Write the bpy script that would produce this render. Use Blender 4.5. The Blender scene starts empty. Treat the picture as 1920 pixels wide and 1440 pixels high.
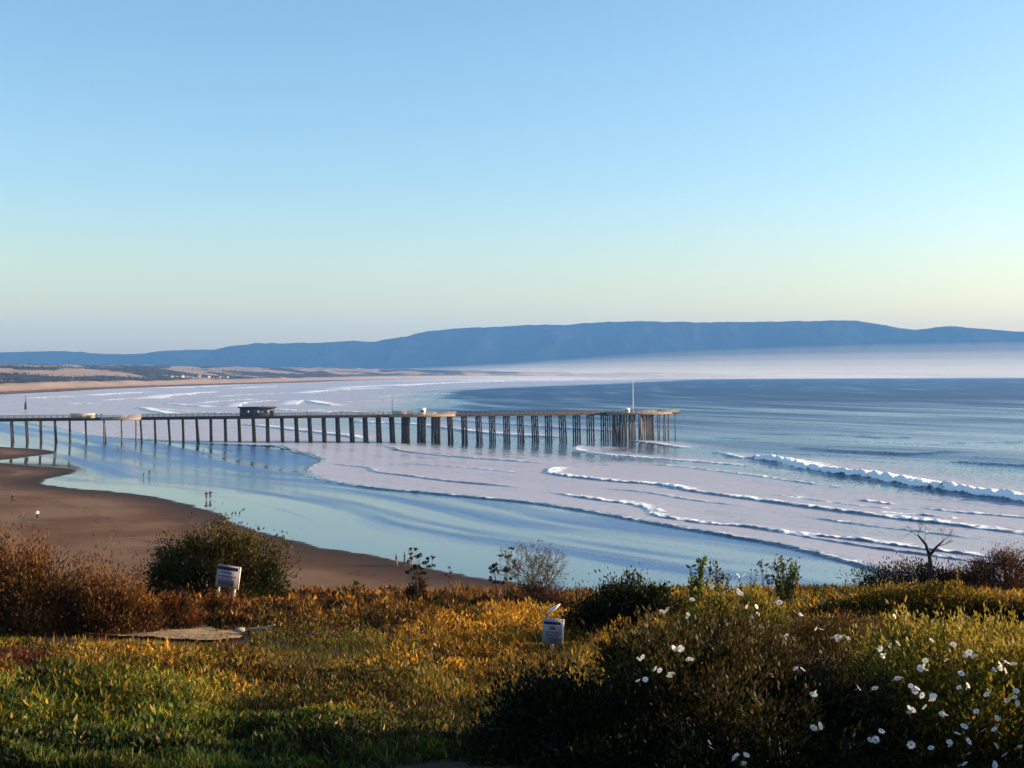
import bpy, math, random
import numpy as np
from mathutils import Vector

random.seed(7)
RNG = np.random.default_rng(11)
SC = bpy.context.scene
COL = SC.collection
CAMZ, F, HORY = 28.0, 2400.0, 697.0        # eye height above the sea, focal length and horizon in photo pixels

# ---------------------------------------------------------------- helpers
def tag(o, label=None, cat=None, group=None, kind=None):
    if label: o['label'] = label
    if cat: o['category'] = cat
    if group: o['group'] = group
    if kind: o['kind'] = kind
    return o

def empty(name, loc, rz=0.0):
    o = bpy.data.objects.new(name, None); COL.objects.link(o)
    o.location = loc; o.rotation_euler = (0, 0, rz); o.empty_display_size = 0.2
    return o

def mesh_obj(name, V, Q=None, T=None, mat=None, parent=None, col=None, attrs=None, smooth=False, loc=None):
    V = np.asarray(V, dtype=np.float32).reshape(-1, 3)
    me = bpy.data.meshes.new(name)
    loops, starts, n = [], [], 0
    if Q is not None and len(Q):
        Q = np.asarray(Q, dtype=np.int32).reshape(-1, 4)
        loops.append(Q.ravel()); starts.append(np.arange(len(Q)) * 4); n = Q.size
    if T is not None and len(T):
        T = np.asarray(T, dtype=np.int32).reshape(-1, 3)
        loops.append(T.ravel()); starts.append(n + np.arange(len(T)) * 3)
    loops = np.concatenate(loops).astype(np.int32); starts = np.concatenate(starts).astype(np.int32)
    me.vertices.add(len(V)); me.vertices.foreach_set('co', V.ravel())
    me.loops.add(len(loops)); me.loops.foreach_set('vertex_index', loops)
    me.polygons.add(len(starts)); me.polygons.foreach_set('loop_start', starts)
    me.update(calc_edges=True)
    if smooth: me.polygons.foreach_set('use_smooth', np.ones(len(starts), dtype=bool))
    if col is not None:
        c = np.ones((len(V), 4), dtype=np.float32); c[:, :3] = col
        a = me.color_attributes.new('tint', 'FLOAT_COLOR', 'POINT'); a.data.foreach_set('color', c.ravel())
    for k, v in (attrs or {}).items():
        a = me.attributes.new(k, 'FLOAT', 'POINT'); a.data.foreach_set('value', np.asarray(v, dtype=np.float32).ravel())
    me.validate()
    if mat: me.materials.append(mat)
    o = bpy.data.objects.new(name, me); COL.objects.link(o)
    if parent: o.parent = parent
    if loc is not None: o.location = loc
    return o

class MB:
    """collects boxes, bars and tubes into one mesh"""
    def __init__(s): s.V, s.Q, s.T, s.n = [], [], [], 0
    def add(s, V, Q=(), T=()):
        V = np.asarray(V, float).reshape(-1, 3)
        s.V.append(V)
        if len(Q): s.Q.append(np.asarray(Q, int).reshape(-1, 4) + s.n)
        if len(T): s.T.append(np.asarray(T, int).reshape(-1, 3) + s.n)
        s.n += len(V); return s
    def box(s, c, d, ax=(1, 0), bev=0.0):
        ax = np.array([ax[0], ax[1], 0.0]); ax /= np.linalg.norm(ax); ay = np.array([-ax[1], ax[0], 0]); az = np.array([0, 0, 1.0])
        c = np.asarray(c, float); h = np.asarray(d, float) / 2
        P = [c + sx * h[0] * ax + sy * h[1] * ay + sz * h[2] * az for sz in (-1, 1) for sy in (-1, 1) for sx in (-1, 1)]
        return s.add(P, [[0, 2, 3, 1], [4, 5, 7, 6], [0, 1, 5, 4], [2, 6, 7, 3], [0, 4, 6, 2], [1, 3, 7, 5]])
    def prism(s, poly, z0, z1):
        n = len(poly); P = [(p[0], p[1], z0) for p in poly] + [(p[0], p[1], z1) for p in poly]
        c0 = np.mean(poly, axis=0); P += [(c0[0], c0[1], z0), (c0[0], c0[1], z1)]
        Q = [[i, (i + 1) % n, n + (i + 1) % n, n + i] for i in range(n)]
        T = [[(i + 1) % n, i, 2 * n] for i in range(n)] + [[n + i, n + (i + 1) % n, 2 * n + 1] for i in range(n)]
        return s.add(P, Q, T)
    def tube(s, pts, rad, k=6, cap=True):
        pts = np.asarray(pts, float); m = len(pts)
        rad = np.full(m, rad) if np.isscalar(rad) else np.asarray(rad, float)
        V = []
        for i in range(m):
            t = pts[min(i + 1, m - 1)] - pts[max(i - 1, 0)]; t = t / (np.linalg.norm(t) + 1e-9)
            u = np.cross(t, [0.31, 0.89, 0.12] if abs(t[2]) > .5 else [0, 0, 1.0]); u /= np.linalg.norm(u) + 1e-9; w = np.cross(t, u)
            for j in range(k):
                a = 2 * math.pi * j / k
                V.append(pts[i] + rad[i] * (math.cos(a) * u + math.sin(a) * w))
        Q = [[i * k + j, i * k + (j + 1) % k, (i + 1) * k + (j + 1) % k, (i + 1) * k + j] for i in range(m - 1) for j in range(k)]
        T = []
        if cap:
            V.append(pts[0]); V.append(pts[-1]); a, b = m * k, m * k + 1
            T = [[(j + 1) % k, j, a] for j in range(k)] + [[(m - 1) * k + j, (m - 1) * k + (j + 1) % k, b] for j in range(k)]
        return s.add(V, Q, T)
    def build(s, name, mat, parent=None, smooth=False, col=None, loc=None):
        return mesh_obj(name, np.concatenate(s.V), np.concatenate(s.Q) if s.Q else None, np.concatenate(s.T) if s.T else None,
                        mat, parent, smooth=smooth, col=col, loc=loc)

def _hash(i, j, seed):
    h = (i.astype(np.int64) * 374761393 + j.astype(np.int64) * 668265263 + seed * 144269504) & 0xFFFFFFFF
    h = ((h ^ (h >> 13)) * 1274126177) & 0xFFFFFFFF
    h = h ^ (h >> 16)
    return (h & 0xFFFF) / 65535.0
def vnoise(x, y, seed=0):
    x = np.asarray(x, float); y = np.asarray(y, float)
    i, j = np.floor(x), np.floor(y); u, v = x - i, y - j
    u = u * u * (3 - 2 * u); v = v * v * (3 - 2 * v)
    a = _hash(i, j, seed); b = _hash(i + 1, j, seed); c = _hash(i, j + 1, seed); d = _hash(i + 1, j + 1, seed)
    return (a * (1 - u) + b * u) * (1 - v) + (c * (1 - u) + d * u) * v
def fbm(x, y, seed=0, oct=4):
    s, a, t = 0, 1.0, 0
    for k in range(oct):
        s = s + a * vnoise(x * 2 ** k, y * 2 ** k, seed + k * 17); t += a; a *= .5
    return s / t                                                      # 0..1
def sstep(a, b, x):
    t = np.clip((x - a) / (b - a), 0, 1); return t * t * (3 - 2 * t)

def poly_dist(P, L):
    """distance to polyline L, sign (+ left of its direction), arclength of the nearest point and total length"""
    L = np.asarray(L, float); best = np.full(len(P), 1e18); sg = np.ones(len(P)); al = np.zeros(len(P)); mag = np.zeros(len(P)); acc = 0.0
    for a, b in zip(L[:-1], L[1:]):
        d = b - a; l2 = d @ d; l = math.sqrt(l2)
        r0 = P[:, 0] - a[0]; r1 = P[:, 1] - a[1]
        t = np.clip((r0 * d[0] + r1 * d[1]) / l2, 0, 1)
        e0 = r0 - t * d[0]; e1 = r1 - t * d[1]; q = e0 * e0 + e1 * e1
        cr = (d[0] * r1 - d[1] * r0) / l
        tie = np.abs(q - best) <= 1e-9 * (1 + q)
        m = (q < best) & ~tie
        ms = m | (tie & (np.abs(cr) > mag))
        best = np.where(m, q, best); mag = np.where(ms, np.abs(cr), mag)
        sg = np.where(ms, np.sign(cr), sg); al = np.where(m, acc + t * l, al); acc += l
    return np.sqrt(best), sg, al, acc
def smooth_line(P, n=6):
    P = np.asarray(P, float); out = []
    Q = np.vstack([2 * P[0] - P[1], P, 2 * P[-1] - P[-2]])
    for i in range(1, len(Q) - 2):
        for k in range(n):
            t = k / n; a, b, c, d = Q[i - 1], Q[i], Q[i + 1], Q[i + 2]
            out.append(.5 * (2 * b + (c - a) * t + (2 * a - 5 * b + 4 * c - d) * t * t + (3 * b - a - 3 * c + d) * t ** 3))
    out.append(P[-1]); return np.array(out)
def in_poly(P, L):
    L = np.asarray(L, float); r = np.zeros(len(P), bool); j = len(L) - 1
    for i in range(len(L)):
        a, b = L[i], L[j]
        c = ((a[1] > P[:, 1]) != (b[1] > P[:, 1])) & (P[:, 0] < (b[0] - a[0]) * (P[:, 1] - a[1]) / (b[1] - a[1] + 1e-12) + a[0])
        r ^= c; j = i
    return r

# ---------------------------------------------------------------- materials
def new_mat(name):
    m = bpy.data.materials.new(name); m.use_nodes = True
    nt = m.node_tree; nt.nodes.clear()
    return m, nt, nt.nodes, nt.links
def N(nt, t, **kw):
    n = nt.nodes.new(t)
    for k, v in kw.items():
        if k in n.inputs: n.inputs[k].default_value = v
        else: setattr(n, k, v)
    return n
def math_n(nt, op, a, b=None, c=None, clamp=False):
    n = nt.nodes.new('ShaderNodeMath'); n.operation = op; n.use_clamp = clamp
    for i, v in enumerate((a, b, c)):
        if v is None: continue
        if isinstance(v, (int, float)): n.inputs[i].default_value = v
        else: nt.links.new(v, n.inputs[i])
    return n.outputs[0]
def mix_c(nt, f, a, b):
    n = nt.nodes.new('ShaderNodeMix'); n.data_type = 'RGBA'
    for s, v in ((n.inputs[0], f), (n.inputs[6], a), (n.inputs[7], b)):
        if isinstance(v, (int, float)): s.default_value = v
        elif isinstance(v, tuple): s.default_value = (*v, 1) if len(v) == 3 else v
        else: nt.links.new(v, s)
    return n.outputs[2]
def map_r(nt, v, a, b, c=0.0, d=1.0, smooth=True):
    n = nt.nodes.new('ShaderNodeMapRange'); n.interpolation_type = 'SMOOTHSTEP' if smooth else 'LINEAR'
    nt.links.new(v, n.inputs[0])
    for i, x in zip((1, 2, 3, 4), (a, b, c, d)): n.inputs[i].default_value = x
    return n.outputs[0]
def noise_n(nt, scale, detail=4, rough=.55, vec=None, sc=(1, 1, 1), rot=0.0):
    tc = nt.nodes.new('ShaderNodeNewGeometry') if vec is None else None
    mp = nt.nodes.new('ShaderNodeMapping'); mp.inputs['Scale'].default_value = sc; mp.inputs['Rotation'].default_value = (0, 0, rot)
    mp.vector_type = 'TEXTURE' if False else 'POINT'
    nt.links.new(tc.outputs['Position'] if tc else vec, mp.inputs[0])
    n = nt.nodes.new('ShaderNodeTexNoise'); n.inputs['Scale'].default_value = scale; n.inputs['Detail'].default_value = detail; n.inputs['Roughness'].default_value = rough
    nt.links.new(mp.outputs[0], n.inputs['Vector'])
    return n.outputs['Fac']
def attr_n(nt, name, out='Fac'):
    n = nt.nodes.new('ShaderNodeAttribute'); n.attribute_name = name; return n.outputs[out]

def facet_n(nt, amp, scale):
    """normal tilted by small wave facets, at any distance"""
    g = nt.nodes.new('ShaderNodeNewGeometry'); n = nt.nodes.new('ShaderNodeTexNoise'); n.inputs['Scale'].default_value = scale; n.inputs['Detail'].default_value = 3
    mp = nt.nodes.new('ShaderNodeMapping'); mp.inputs['Scale'].default_value = (1, .5, 1); mp.inputs['Rotation'].default_value = (0, 0, .58)
    nt.links.new(g.outputs['Position'], mp.inputs[0]); nt.links.new(mp.outputs[0], n.inputs['Vector'])
    def vm(op, a, b):
        v = nt.nodes.new('ShaderNodeVectorMath'); v.operation = op
        for i, x in enumerate((a, b)):
            if x is None: continue
            if isinstance(x, tuple): v.inputs[i].default_value = x
            else: nt.links.new(x, v.inputs['Scale'] if (op == 'SCALE' and i == 1) else v.inputs[i])
        return v.outputs[0]
    d = vm('MULTIPLY', vm('SUBTRACT', n.outputs['Color'], (.5, .5, .5)), (1, 1, 0))
    return vm('NORMALIZE', vm('ADD', g.outputs['Normal'], vm('SCALE', d, amp)), None)

def solid(name, c, rough=.75, var=.35, scale=6.0, metal=0.0, bump=0.0):
    m, nt, nd, lk = new_mat(name)
    tc = nd.new('ShaderNodeTexCoord')
    f = noise_n(nt, scale, 5, .6, vec=tc.outputs['Object'])
    f = map_r(nt, f, .3, .7)
    col = mix_c(nt, f, tuple(x * (1 - var) for x in c), tuple(min(1, x * (1 + var * .6)) for x in c))
    p = nd.new('ShaderNodeBsdfPrincipled'); p.inputs['Roughness'].default_value = rough; p.inputs['Metallic'].default_value = metal
    p.inputs['Specular IOR Level'].default_value = .3
    lk.new(col, p.inputs['Base Color'])
    if bump:
        b = nd.new('ShaderNodeBump'); b.inputs['Strength'].default_value = bump; b.inputs['Distance'].default_value = .02
        lk.new(f, b.inputs['Height']); lk.new(b.outputs[0], p.inputs['Normal'])
    o = nd.new('ShaderNodeOutputMaterial'); lk.new(p.outputs[0], o.inputs[0])
    return m

def foliage_mat(name, trans=.35, rough=.6):
    m, nt, nd, lk = new_mat(name)
    c = attr_n(nt, 'tint', 'Color')
    d = nd.new('ShaderNodeBsdfPrincipled'); d.inputs['Roughness'].default_value = rough; d.inputs['Specular IOR Level'].default_value = .18
    lk.new(c, d.inputs['Base Color'])
    t = nd.new('ShaderNodeBsdfTranslucent'); lk.new(c, t.inputs[0])
    mx = nd.new('ShaderNodeMixShader'); mx.inputs[0].default_value = trans
    lk.new(d.outputs[0], mx.inputs[1]); lk.new(t.outputs[0], mx.inputs[2])
    o = nd.new('ShaderNodeOutputMaterial'); lk.new(mx.outputs[0], o.inputs[0])
    return m

LEAF = foliage_mat('leaf')
PETAL = foliage_mat('petal', .3)
BARK = solid('bark', (.10, .07, .05), .9, .4, 20)
DEADWOOD = solid('dead_wood', (.20, .15, .11), .9, .4, 20)

# ---------------------------------------------------------------- coast geometry
def on_z(px, py, z):
    d = (CAMZ - z) * F / (py - HORY); return ((px - 960) / F * d, d)

DRY_Z, SLOPE = 3.4, 0.018
_l0 = [(150, -40), (75, 70)] + [on_z(px, py, DRY_Z) for px, py in
      [(960, 1097), (900, 1086), (800, 1066), (700, 1046), (590, 1024), (480, 996), (420, 968), (370, 951), (300, 936), (220, 923), (130, 915), (72, 908), (0, 896)]]
_l0 += [(-168, 385), (-222, 480), (-310, 620), (-415, 845), (-515, 1150)]
_l0 += [on_z(px, py, DRY_Z) for px, py in [(0, 740), (100, 735), (230, 728), (400, 722), (560, 717), (700, 712.5), (960, 708.5)]]
_l0 += [(1200, 6100), (2600, 6550), (4200, 6800), (6500, 6900)]
L0 = smooth_line(_l0, 5)
def shore_v(P):
    d, s, al, tot = poly_dist(P, L0); return -d * s                     # + on the sea side
def surf_z(v):
    z = SLOPE * (DRY_Z / SLOPE - v)
    z = np.where(v < 0, DRY_Z + np.minimum(-v, 60) * .03 + np.clip(-v - 60, 0, 400) * .012, z)
    k = .35
    return np.where(v > 0, k * np.log1p(np.exp(np.clip(z / k, -40, 40))), z)
def unproj(pts):
    """photo pixels onto the sloping beach / sea surface"""
    pts = np.asarray(pts, float); z = np.full(len(pts), 1.5)
    for _ in range(8):
        d = (CAMZ - z) * F / (pts[:, 1] - HORY)
        P = np.stack([(pts[:, 0] - 960) / F * d, d], 1)
        z = surf_z(shore_v(P))
    return P

# wave fronts: photo points, height, front width, back length, white strip width, white strength, foam behind
FR = [
 # leading edge of the wash
 dict(p=[(-80,776),(0,784),(60,793),(120,806),(170,817),(230,822),(300,826),(390,832),(470,835),(525,838),(560,848),(600,858),(604,866),(588,874),(576,888),(600,900),(680,914),(760,922),(900,935),(1000,945),(1100,960),(1200,978),(1300,995),(1400,1012),(1480,1027),(1560,1047),(1700,1085)],h=.34,f=1.3,b=14,w=2.0,k=.36,edge=1),
 dict(p=[(604,866),(640,873),(690,878),(705,886),(760,893),(850,904),(960,914),(1015,920)],h=.4,f=1.4,b=6,w=1.6,k=.35),
 dict(p=[(1010,918),(1040,926),(1120,939),(1180,946),(1215,956),(1225,968),(1260,975),(1330,985),(1400,990),(1500,1005),(1600,1014),(1700,1028),(1800,1040),(1930,1056),(2080,1074)],h=.45,f=1.4,b=7,w=2.6,k=.8),
 dict(p=[(1320,978),(1420,993),(1520,1011),(1640,1030),(1760,1046),(1930,1070),(2080,1090)],h=.35,f=1.2,b=5,w=1.5,k=.5),
 dict(p=[(1080,872),(1040,879),(1026,886),(1050,892),(1150,903),(1240,910),(1300,922),(1400,936),(1500,950),(1600,963),(1700,976),(1780,985),(1850,994),(1960,1008),(2120,1028)],h=.48,f=1.5,b=9,w=3.6,k=.9),
 dict(p=[(1100,833),(1086,838),(1084,845),(1120,852),(1200,858),(1300,866),(1390,874),(1470,880)],h=.42,f=1.6,b=10,w=3.4,k=.7),
 dict(p=[(715,834),(735,841),(765,848),(850,857),(960,865),(1060,872)],h=.42,f=1.5,b=9,w=2.4,k=.45),
 dict(p=[(1335,848),(1375,858),(1400,862)],h=.8,f=1.6,b=4,w=3,k=1),
 # the big breaker
 dict(p=[(1370,856),(1400,860),(1460,868),(1500,878),(1560,889),(1620,896),(1680,906),(1740,917),(1800,925),(1870,935),(1960,948),(2150,972)],h=1.75,f=3.2,b=9,w=8.5,k=1.5,jag=.55),
 dict(p=[(1600,938),(1640,943),(1680,948)],h=.35,f=1.2,b=3,w=2,k=.8),
 dict(p=[(1640,962),(1700,966),(1760,971),(1790,976)],h=.35,f=1.2,b=3,w=2,k=.9),
 dict(p=[(1175,826),(1195,829),(1230,833),(1262,838),(1300,842)],h=.45,f=1.5,b=6,w=3,k=.8),
 # beyond / under the pier
 dict(p=[(440,795),(480,799),(540,806),(620,815),(700,826)],h=.8,f=2,b=10,w=7,k=.9),
 dict(p=[(640,788),(680,792),(760,796),(820,803),(900,812),(1000,820),(1130,824)],h=.8,f=2,b=10,w=6,k=.8),
 dict(p=[(820,784),(900,792),(1010,800),(1130,808),(1200,815)],h=.6,f=2,b=12,w=5,k=.45),
 dict(p=[(280,766),(330,771),(420,776),(520,780),(640,782)],h=.8,f=3,b=14,w=8,k=.55),
 dict(p=[(448,764),(460,757),(500,753),(560,751)],h=1.0,f=3,b=14,w=10,k=.9),
 dict(p=[(600,778),(640,772),(690,776),(740,779)],h=.8,f=3,b=14,w=8,k=.7),
 dict(p=[(260,764),(280,770),(320,777)],h=1.,f=3,b=14,w=10,k=1),
 dict(p=[(555,760),(570,752),(590,756),(630,762)],h=1.2,f=3,b=14,w=14,k=1),
 dict(p=[(300,748),(330,742),(370,739)],h=1.2,f=4,b=20,w=22,k=1),
 dict(p=[(350,742),(375,738),(420,735)],h=1.2,f=4,b=20,w=20,k=.9),
 dict(p=[(130,760),(150,757),(180,759)],h=.8,f=4,b=16,w=10,k=.6),
 dict(p=[(430,730),(480,727),(540,724)],h=1.2,f=5,b=30,w=30,k=.7),
 dict(p=[(580,738),(620,733),(680,730),(740,727)],h=1.2,f=5,b=30,w=30,k=.9),
 dict(p=[(650,729),(720,724),(800,721)],h=1.2,f=6,b=40,w=50,k=.9),
 dict(p=[(760,724),(850,719),(960,715.5),(1100,713)],h=1.4,f=8,b=60,w=90,k=.9),
 dict(p=[(900,714.5),(1100,711.5),(1400,709),(1700,708.2),(2000,708)],h=1.4,f=10,b=90,w=160,k=.8),
 dict(p=[(60,748),(110,745),(170,743)],h=1.,f=4,b=16,w=14,k=.8),
 dict(p=[(200,752),(240,749),(300,747),(360,747)],h=1.,f=4,b=16,w=12,k=.7),
 dict(p=[(180,742),(240,738),(300,735)],h=1.,f=4,b=16,w=18,k=.9),
 dict(p=[(380,757),(430,752),(500,748)],h=1.,f=4,b=16,w=12,k=.7),
 dict(p=[(420,744),(480,740),(560,737)],h=1.,f=4,b=16,w=18,k=.8),
 dict(p=[(500,768),(560,771),(640,770)],h=1.,f=4,b=16,w=10,k=.8),
 dict(p=[(300,757),(340,760),(390,764)],h=1.,f=4,b=16,w=12,k=.9),
 dict(p=[(640,755),(700,752),(780,749),(860,747)],h=1.,f=4,b=16,w=12,k=.45),
 dict(p=[(700,745),(780,740),(880,737)],h=1.,f=4,b=16,w=16,k=.4),
 dict(p=[(300,728),(380,726),(470,722)],h=1.2,f=5,b=30,w=34,k=.8),
 dict(p=[(740,868),(800,872),(900,880),(1000,890)],h=.2,f=1.5,b=8,w=2.6,k=.4),
 dict(p=[(1100,915),(1200,922),(1300,938),(1420,952)],h=.2,f=1.5,b=8,w=2.6,k=.4),
 dict(p=[(1150,868),(1260,874),(1380,888),(1500,905),(1620,922)],h=.25,f=1.6,b=8,w=3,k=.5),
 dict(p=[(1420,925),(1520,938),(1640,953),(1760,958)],h=.22,f=1.5,b=8,w=2.6,k=.5),
 dict(p=[(1700,950),(1800,962),(1900,970),(2050,985)],h=.25,f=1.5,b=8,w=3,k=.6),
 dict(p=[(1500,968),(1600,983),(1720,997),(1860,1015)],h=.22,f=1.5,b=8,w=2.6,k=.45),
 # swells on the open sea
 dict(p=[(1380,812),(1480,815),(1560,817),(1680,816)],h=.5,f=6,b=8,w=3,k=.0,blue=1),
 dict(p=[(1590,819),(1640,822),(1720,821)],h=.6,f=5,b=8,w=4,k=.1),
 dict(p=[(1460,837),(1560,845),(1640,849),(1720,852),(1840,849)],h=.6,f=5,b=8,w=4,k=.0),
 dict(p=[(1780,834),(1850,831),(1940,829)],h=.6,f=5,b=8,w=4,k=.0),
 dict(p=[(1780,866),(1830,870),(1900,875),(1960,878)],h=.6,f=5,b=8,w=4,k=.05),
 dict(p=[(1330,820),(1380,823),(1440,825)],h=.5,f=5,b=8,w=4,k=.0),
]

# grid fan used for the sea and the beach: dense where the camera looks, out to the horizon
def fan(cols, rows):
    C, R = np.meshgrid(cols, rows); d = CAMZ * F / (R - HORY)
    P = np.stack([((C - 960) / F * d).ravel(), d.ravel()], 1)
    nr, nc = len(rows), len(cols)
    i = (np.arange(nr - 1)[:, None] * nc + np.arange(nc - 1)[None]).ravel()
    return P, np.stack([i, i + 1, i + nc + 1, i + nc], 1)

cols = np.concatenate([np.arange(-900, -60, 20), np.arange(-60, 1981, 2.6), np.arange(1990, 2900, 20)])
rows = np.concatenate([np.arange(1180, 1110, -4), np.arange(1110, 725, -.62), np.arange(725, 703.5, -.4)])
P, Q = fan(cols, rows)
v = shore_v(P)
z = surf_z(v)
# meander so that no line is a ruled curve
wob = (fbm(P[:, 0] / 9, P[:, 1] / 9, 3, 3) - .5) * 3.0 + (fbm(P[:, 0] / 40, P[:, 1] / 60, 5, 3) - .5) * 5
foam = np.zeros(len(P)); white = np.zeros(len(P)); face = np.zeros(len(P)); dz = np.zeros(len(P))
al_dir = P @ np.array([-.55, .83])
for fr in FR:
    L = smooth_line(unproj(fr['p']), 5)
    lo, hi = L.min(0) - 60, L.max(0) + 60
    if fr.get('edge'): lo, hi = np.array([-1e9, -1e9]), np.array([1e9, 1e9])
    m = np.nonzero((P[:, 0] > lo[0]) & (P[:, 0] < hi[0]) & (P[:, 1] > lo[1]) & (P[:, 1] < hi[1]))[0]
    d, sg, al, tot = poly_dist(P[m], L)
    s = d * sg + wob[m] * (.25 if d.size else 0) * np.clip(P[m][:, 1] / 300, .5, 3)
    end = sstep(0, min(.18 * tot, 25), al) * sstep(0, min(.18 * tot, 40), tot - al)
    if fr.get('edge'):
        edge_s = s.copy(); end = np.ones(len(m))
    lat = .12 + 1.55 * fbm(al / 6, al * 0 + fr['h'] * 31, 9, 3)
    jag = 1 + (fr.get('jag', .14)) * 2 * (fbm(al / 1.7, s / 3, 21, 4) - .5)
    prof = np.where(s < 0, sstep(-fr['f'], 0, s), np.exp(-np.clip(s, 0, None) / fr['b']))
    dz[m] = np.maximum(dz[m], fr['h'] * prof * end * jag)
    wst = fr['k'] * end * lat * np.where(s < 0, sstep(-fr['f'] * (.55 if fr['k'] <= 1 else .95), -fr['f'] * .05, s), np.exp(-(np.clip(s, 0, None) / fr['w']) ** 2))
    white[m] = np.maximum(white[m], wst)
    foam[m] = np.maximum(foam[m], .85 * end * np.where(s < 0, 0, np.exp(-np.clip(s, 0, None) / (4 * fr['w'] + 6))) * min(1, fr['k'] + .2))
    face[m] = np.maximum(face[m], (.6 if fr['k'] > 1 else 1) * end * sstep(-fr['f'] * 1.3, -fr['f'] * .8, s) * (1 - sstep(-fr['f'] * .35, 0, s)))
# spread of the old foam: the surf zone between the wash edge and the outer breakers
out_edge = 190 + 40 * (fbm(al_dir / 60, v / 90, 31, 3) - .5) + 260 * sstep(520, 1300, P[:, 1]) + 400 * sstep(1500, 4000, P[:, 1])
zone = sstep(0, 2, edge_s) * (1 - sstep(out_edge - 45, out_edge + 12, v))
patch = fbm(P[:, 0] / 22, P[:, 1] / 55, 41, 4)
strk = fbm(v / 5, al_dir / 45, 43, 3)
foam = np.maximum(foam, zone * (.60 + .5 * (patch - .35) + .35 * (strk - .5)))
foam = np.clip(foam, 0, 1); white = np.clip(white, 0, 1)
open_ = sstep(out_edge - 30, out_edge + 60, v)
sw = (fbm(v / 14, al_dir / 90, 51, 3) - .5) * open_ * 1.5 * sstep(1600, 700, P[:, 1])
lumps = (fbm(P[:, 0] / 1.6, P[:, 1] / 1.6, 61, 2) - .5) * .9 * white * sstep(600, 250, P[:, 1])
Z = z + .02 + dz + sw + lumps
keep = edge_s > -FR[0]['f']
Zs = np.where(edge_s < -FR[0]['f'] * .9, z - .05, Z)
kq = keep[Q].any(1) & (v[Q].min(1) > 3)
used = np.zeros(len(P), bool); used[Q[kq].ravel()] = True; idx = np.cumsum(used) - 1
def sel(a): return a[used]

m, nt, nd, lk = new_mat('sea_water')
geo = nd.new('ShaderNodeNewGeometry')
fo, wh, fa, op = attr_n(nt, 'foam'), attr_n(nt, 'white'), attr_n(nt, 'face'), attr_n(nt, 'open')
n1 = noise_n(nt, .55, 5, .65, sc=(1, .55, 1), rot=.58)
n2 = noise_n(nt, .12, 4, .6, sc=(1, .4, 1), rot=.58)
nmix = math_n(nt, 'ADD', math_n(nt, 'MULTIPLY', n1, .6), math_n(nt, 'MULTIPLY', n2, .4))
fm = math_n(nt, 'ADD', math_n(nt, 'MULTIPLY', math_n(nt, 'SUBTRACT', nmix, .5), 1.5), fo)
fm = map_r(nt, fm, .18, .72, 0, .88)
fm = math_n(nt, 'MULTIPLY', fm, map_r(nt, fo, .02, .2))
wm = map_r(nt, math_n(nt, 'ADD', wh, math_n(nt, 'MULTIPLY', math_n(nt, 'SUBTRACT', n1, .5), 1.5)), .25, .6)
wm = math_n(nt, 'MULTIPLY', wm, map_r(nt, wh, .05, .2))
fm = math_n(nt, 'MULTIPLY', fm, math_n(nt, 'SUBTRACT', 1.0, math_n(nt, 'MULTIPLY', fa, .85)))
tot = math_n(nt, 'MAXIMUM', fm, wm)
wcol = mix_c(nt, op, (.024, .048, .09), (.006, .036, .115))
fcol = mix_c(nt, wm, (.43, .41, .475), (.90, .88, .86))
water = nd.new('ShaderNodeBsdfPrincipled'); water.inputs['IOR'].default_value = 1.33; lk.new(map_r(nt, op, .35, .95, .12, .46), water.inputs['Roughness']); lk.new(map_r(nt, op, .42, .9, .5, .3), water.inputs['Specular IOR Level'])
lk.new(wcol, water.inputs['Base Color'])
lk.new(facet_n(nt, map_r(nt, op, 0, 1, .25, .8), 1.3), water.inputs['Normal'])
fb = nd.new('ShaderNodeBsdfPrincipled'); fb.inputs['Roughness'].default_value = .75; fb.inputs['Specular IOR Level'].default_value = .25; lk.new(fcol, fb.inputs['Base Color'])
b2 = nd.new('ShaderNodeBump'); b2.inputs['Distance'].default_value = .12; b2.inputs['Strength'].default_value = .6; lk.new(nmix, b2.inputs['Height']); lk.new(b2.outputs[0], fb.inputs['Normal'])
mx = nd.new('ShaderNodeMixShader'); lk.new(tot, mx.inputs[0]); lk.new(water.outputs[0], mx.inputs[1]); lk.new(fb.outputs[0], mx.inputs[2])
o = nd.new('ShaderNodeOutputMaterial'); lk.new(mx.outputs[0], o.inputs[0])
SEA = m
sea = mesh_obj('sea', np.column_stack([sel(P), sel(Zs)]), idx[Q[kq]], mat=SEA, smooth=True,
               attrs=dict(foam=sel(foam), white=sel(white), face=sel(face), open=sel(open_ * np.clip(.50 + .38 * sstep(350, 1500, P[:, 1]) + .55 * (fbm(v / 28, al_dir / 150, 57, 3) - .5), .2, 1))))
tag(sea, kind='structure')

# beach: dry sand, wet mirror sand, runnels, and the sea bed under the water
cols = np.concatenate([np.arange(-1500, -60, 30), np.arange(-60, 1981, 5.0), np.arange(1990, 2900, 30)])
rows = np.concatenate([np.geomspace(2900, 1185, 60), np.arange(1180, 725, -1.3), np.arange(725, 702.4, -.5), [701.8, 701.2, 700.6, 700.0]])
P, Q = fan(cols, rows)
v = shore_v(P)
wob = (fbm(P[:, 0] / 14, P[:, 1] / 14, 71, 4) - .5) * 5.0
vv = v + wob
for tong in ([(-60, 866), (0, 868), (70, 874), (140, 880), (132, 888), (95, 896), (72, 905), (60, 912), (-60, 916)],
             [(-60, 836), (0, 838), (70, 842), (105, 849), (60, 856), (0, 862), (-60, 864)]):
    T = smooth_line(unproj(tong + tong[:1]), 4)
    d, sg, al, t_ = poly_dist(P, T); ins = in_poly(P, T)
    sd = np.where(ins, -d, d) + wob * .6
    vv = np.minimum(vv, sd)
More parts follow.
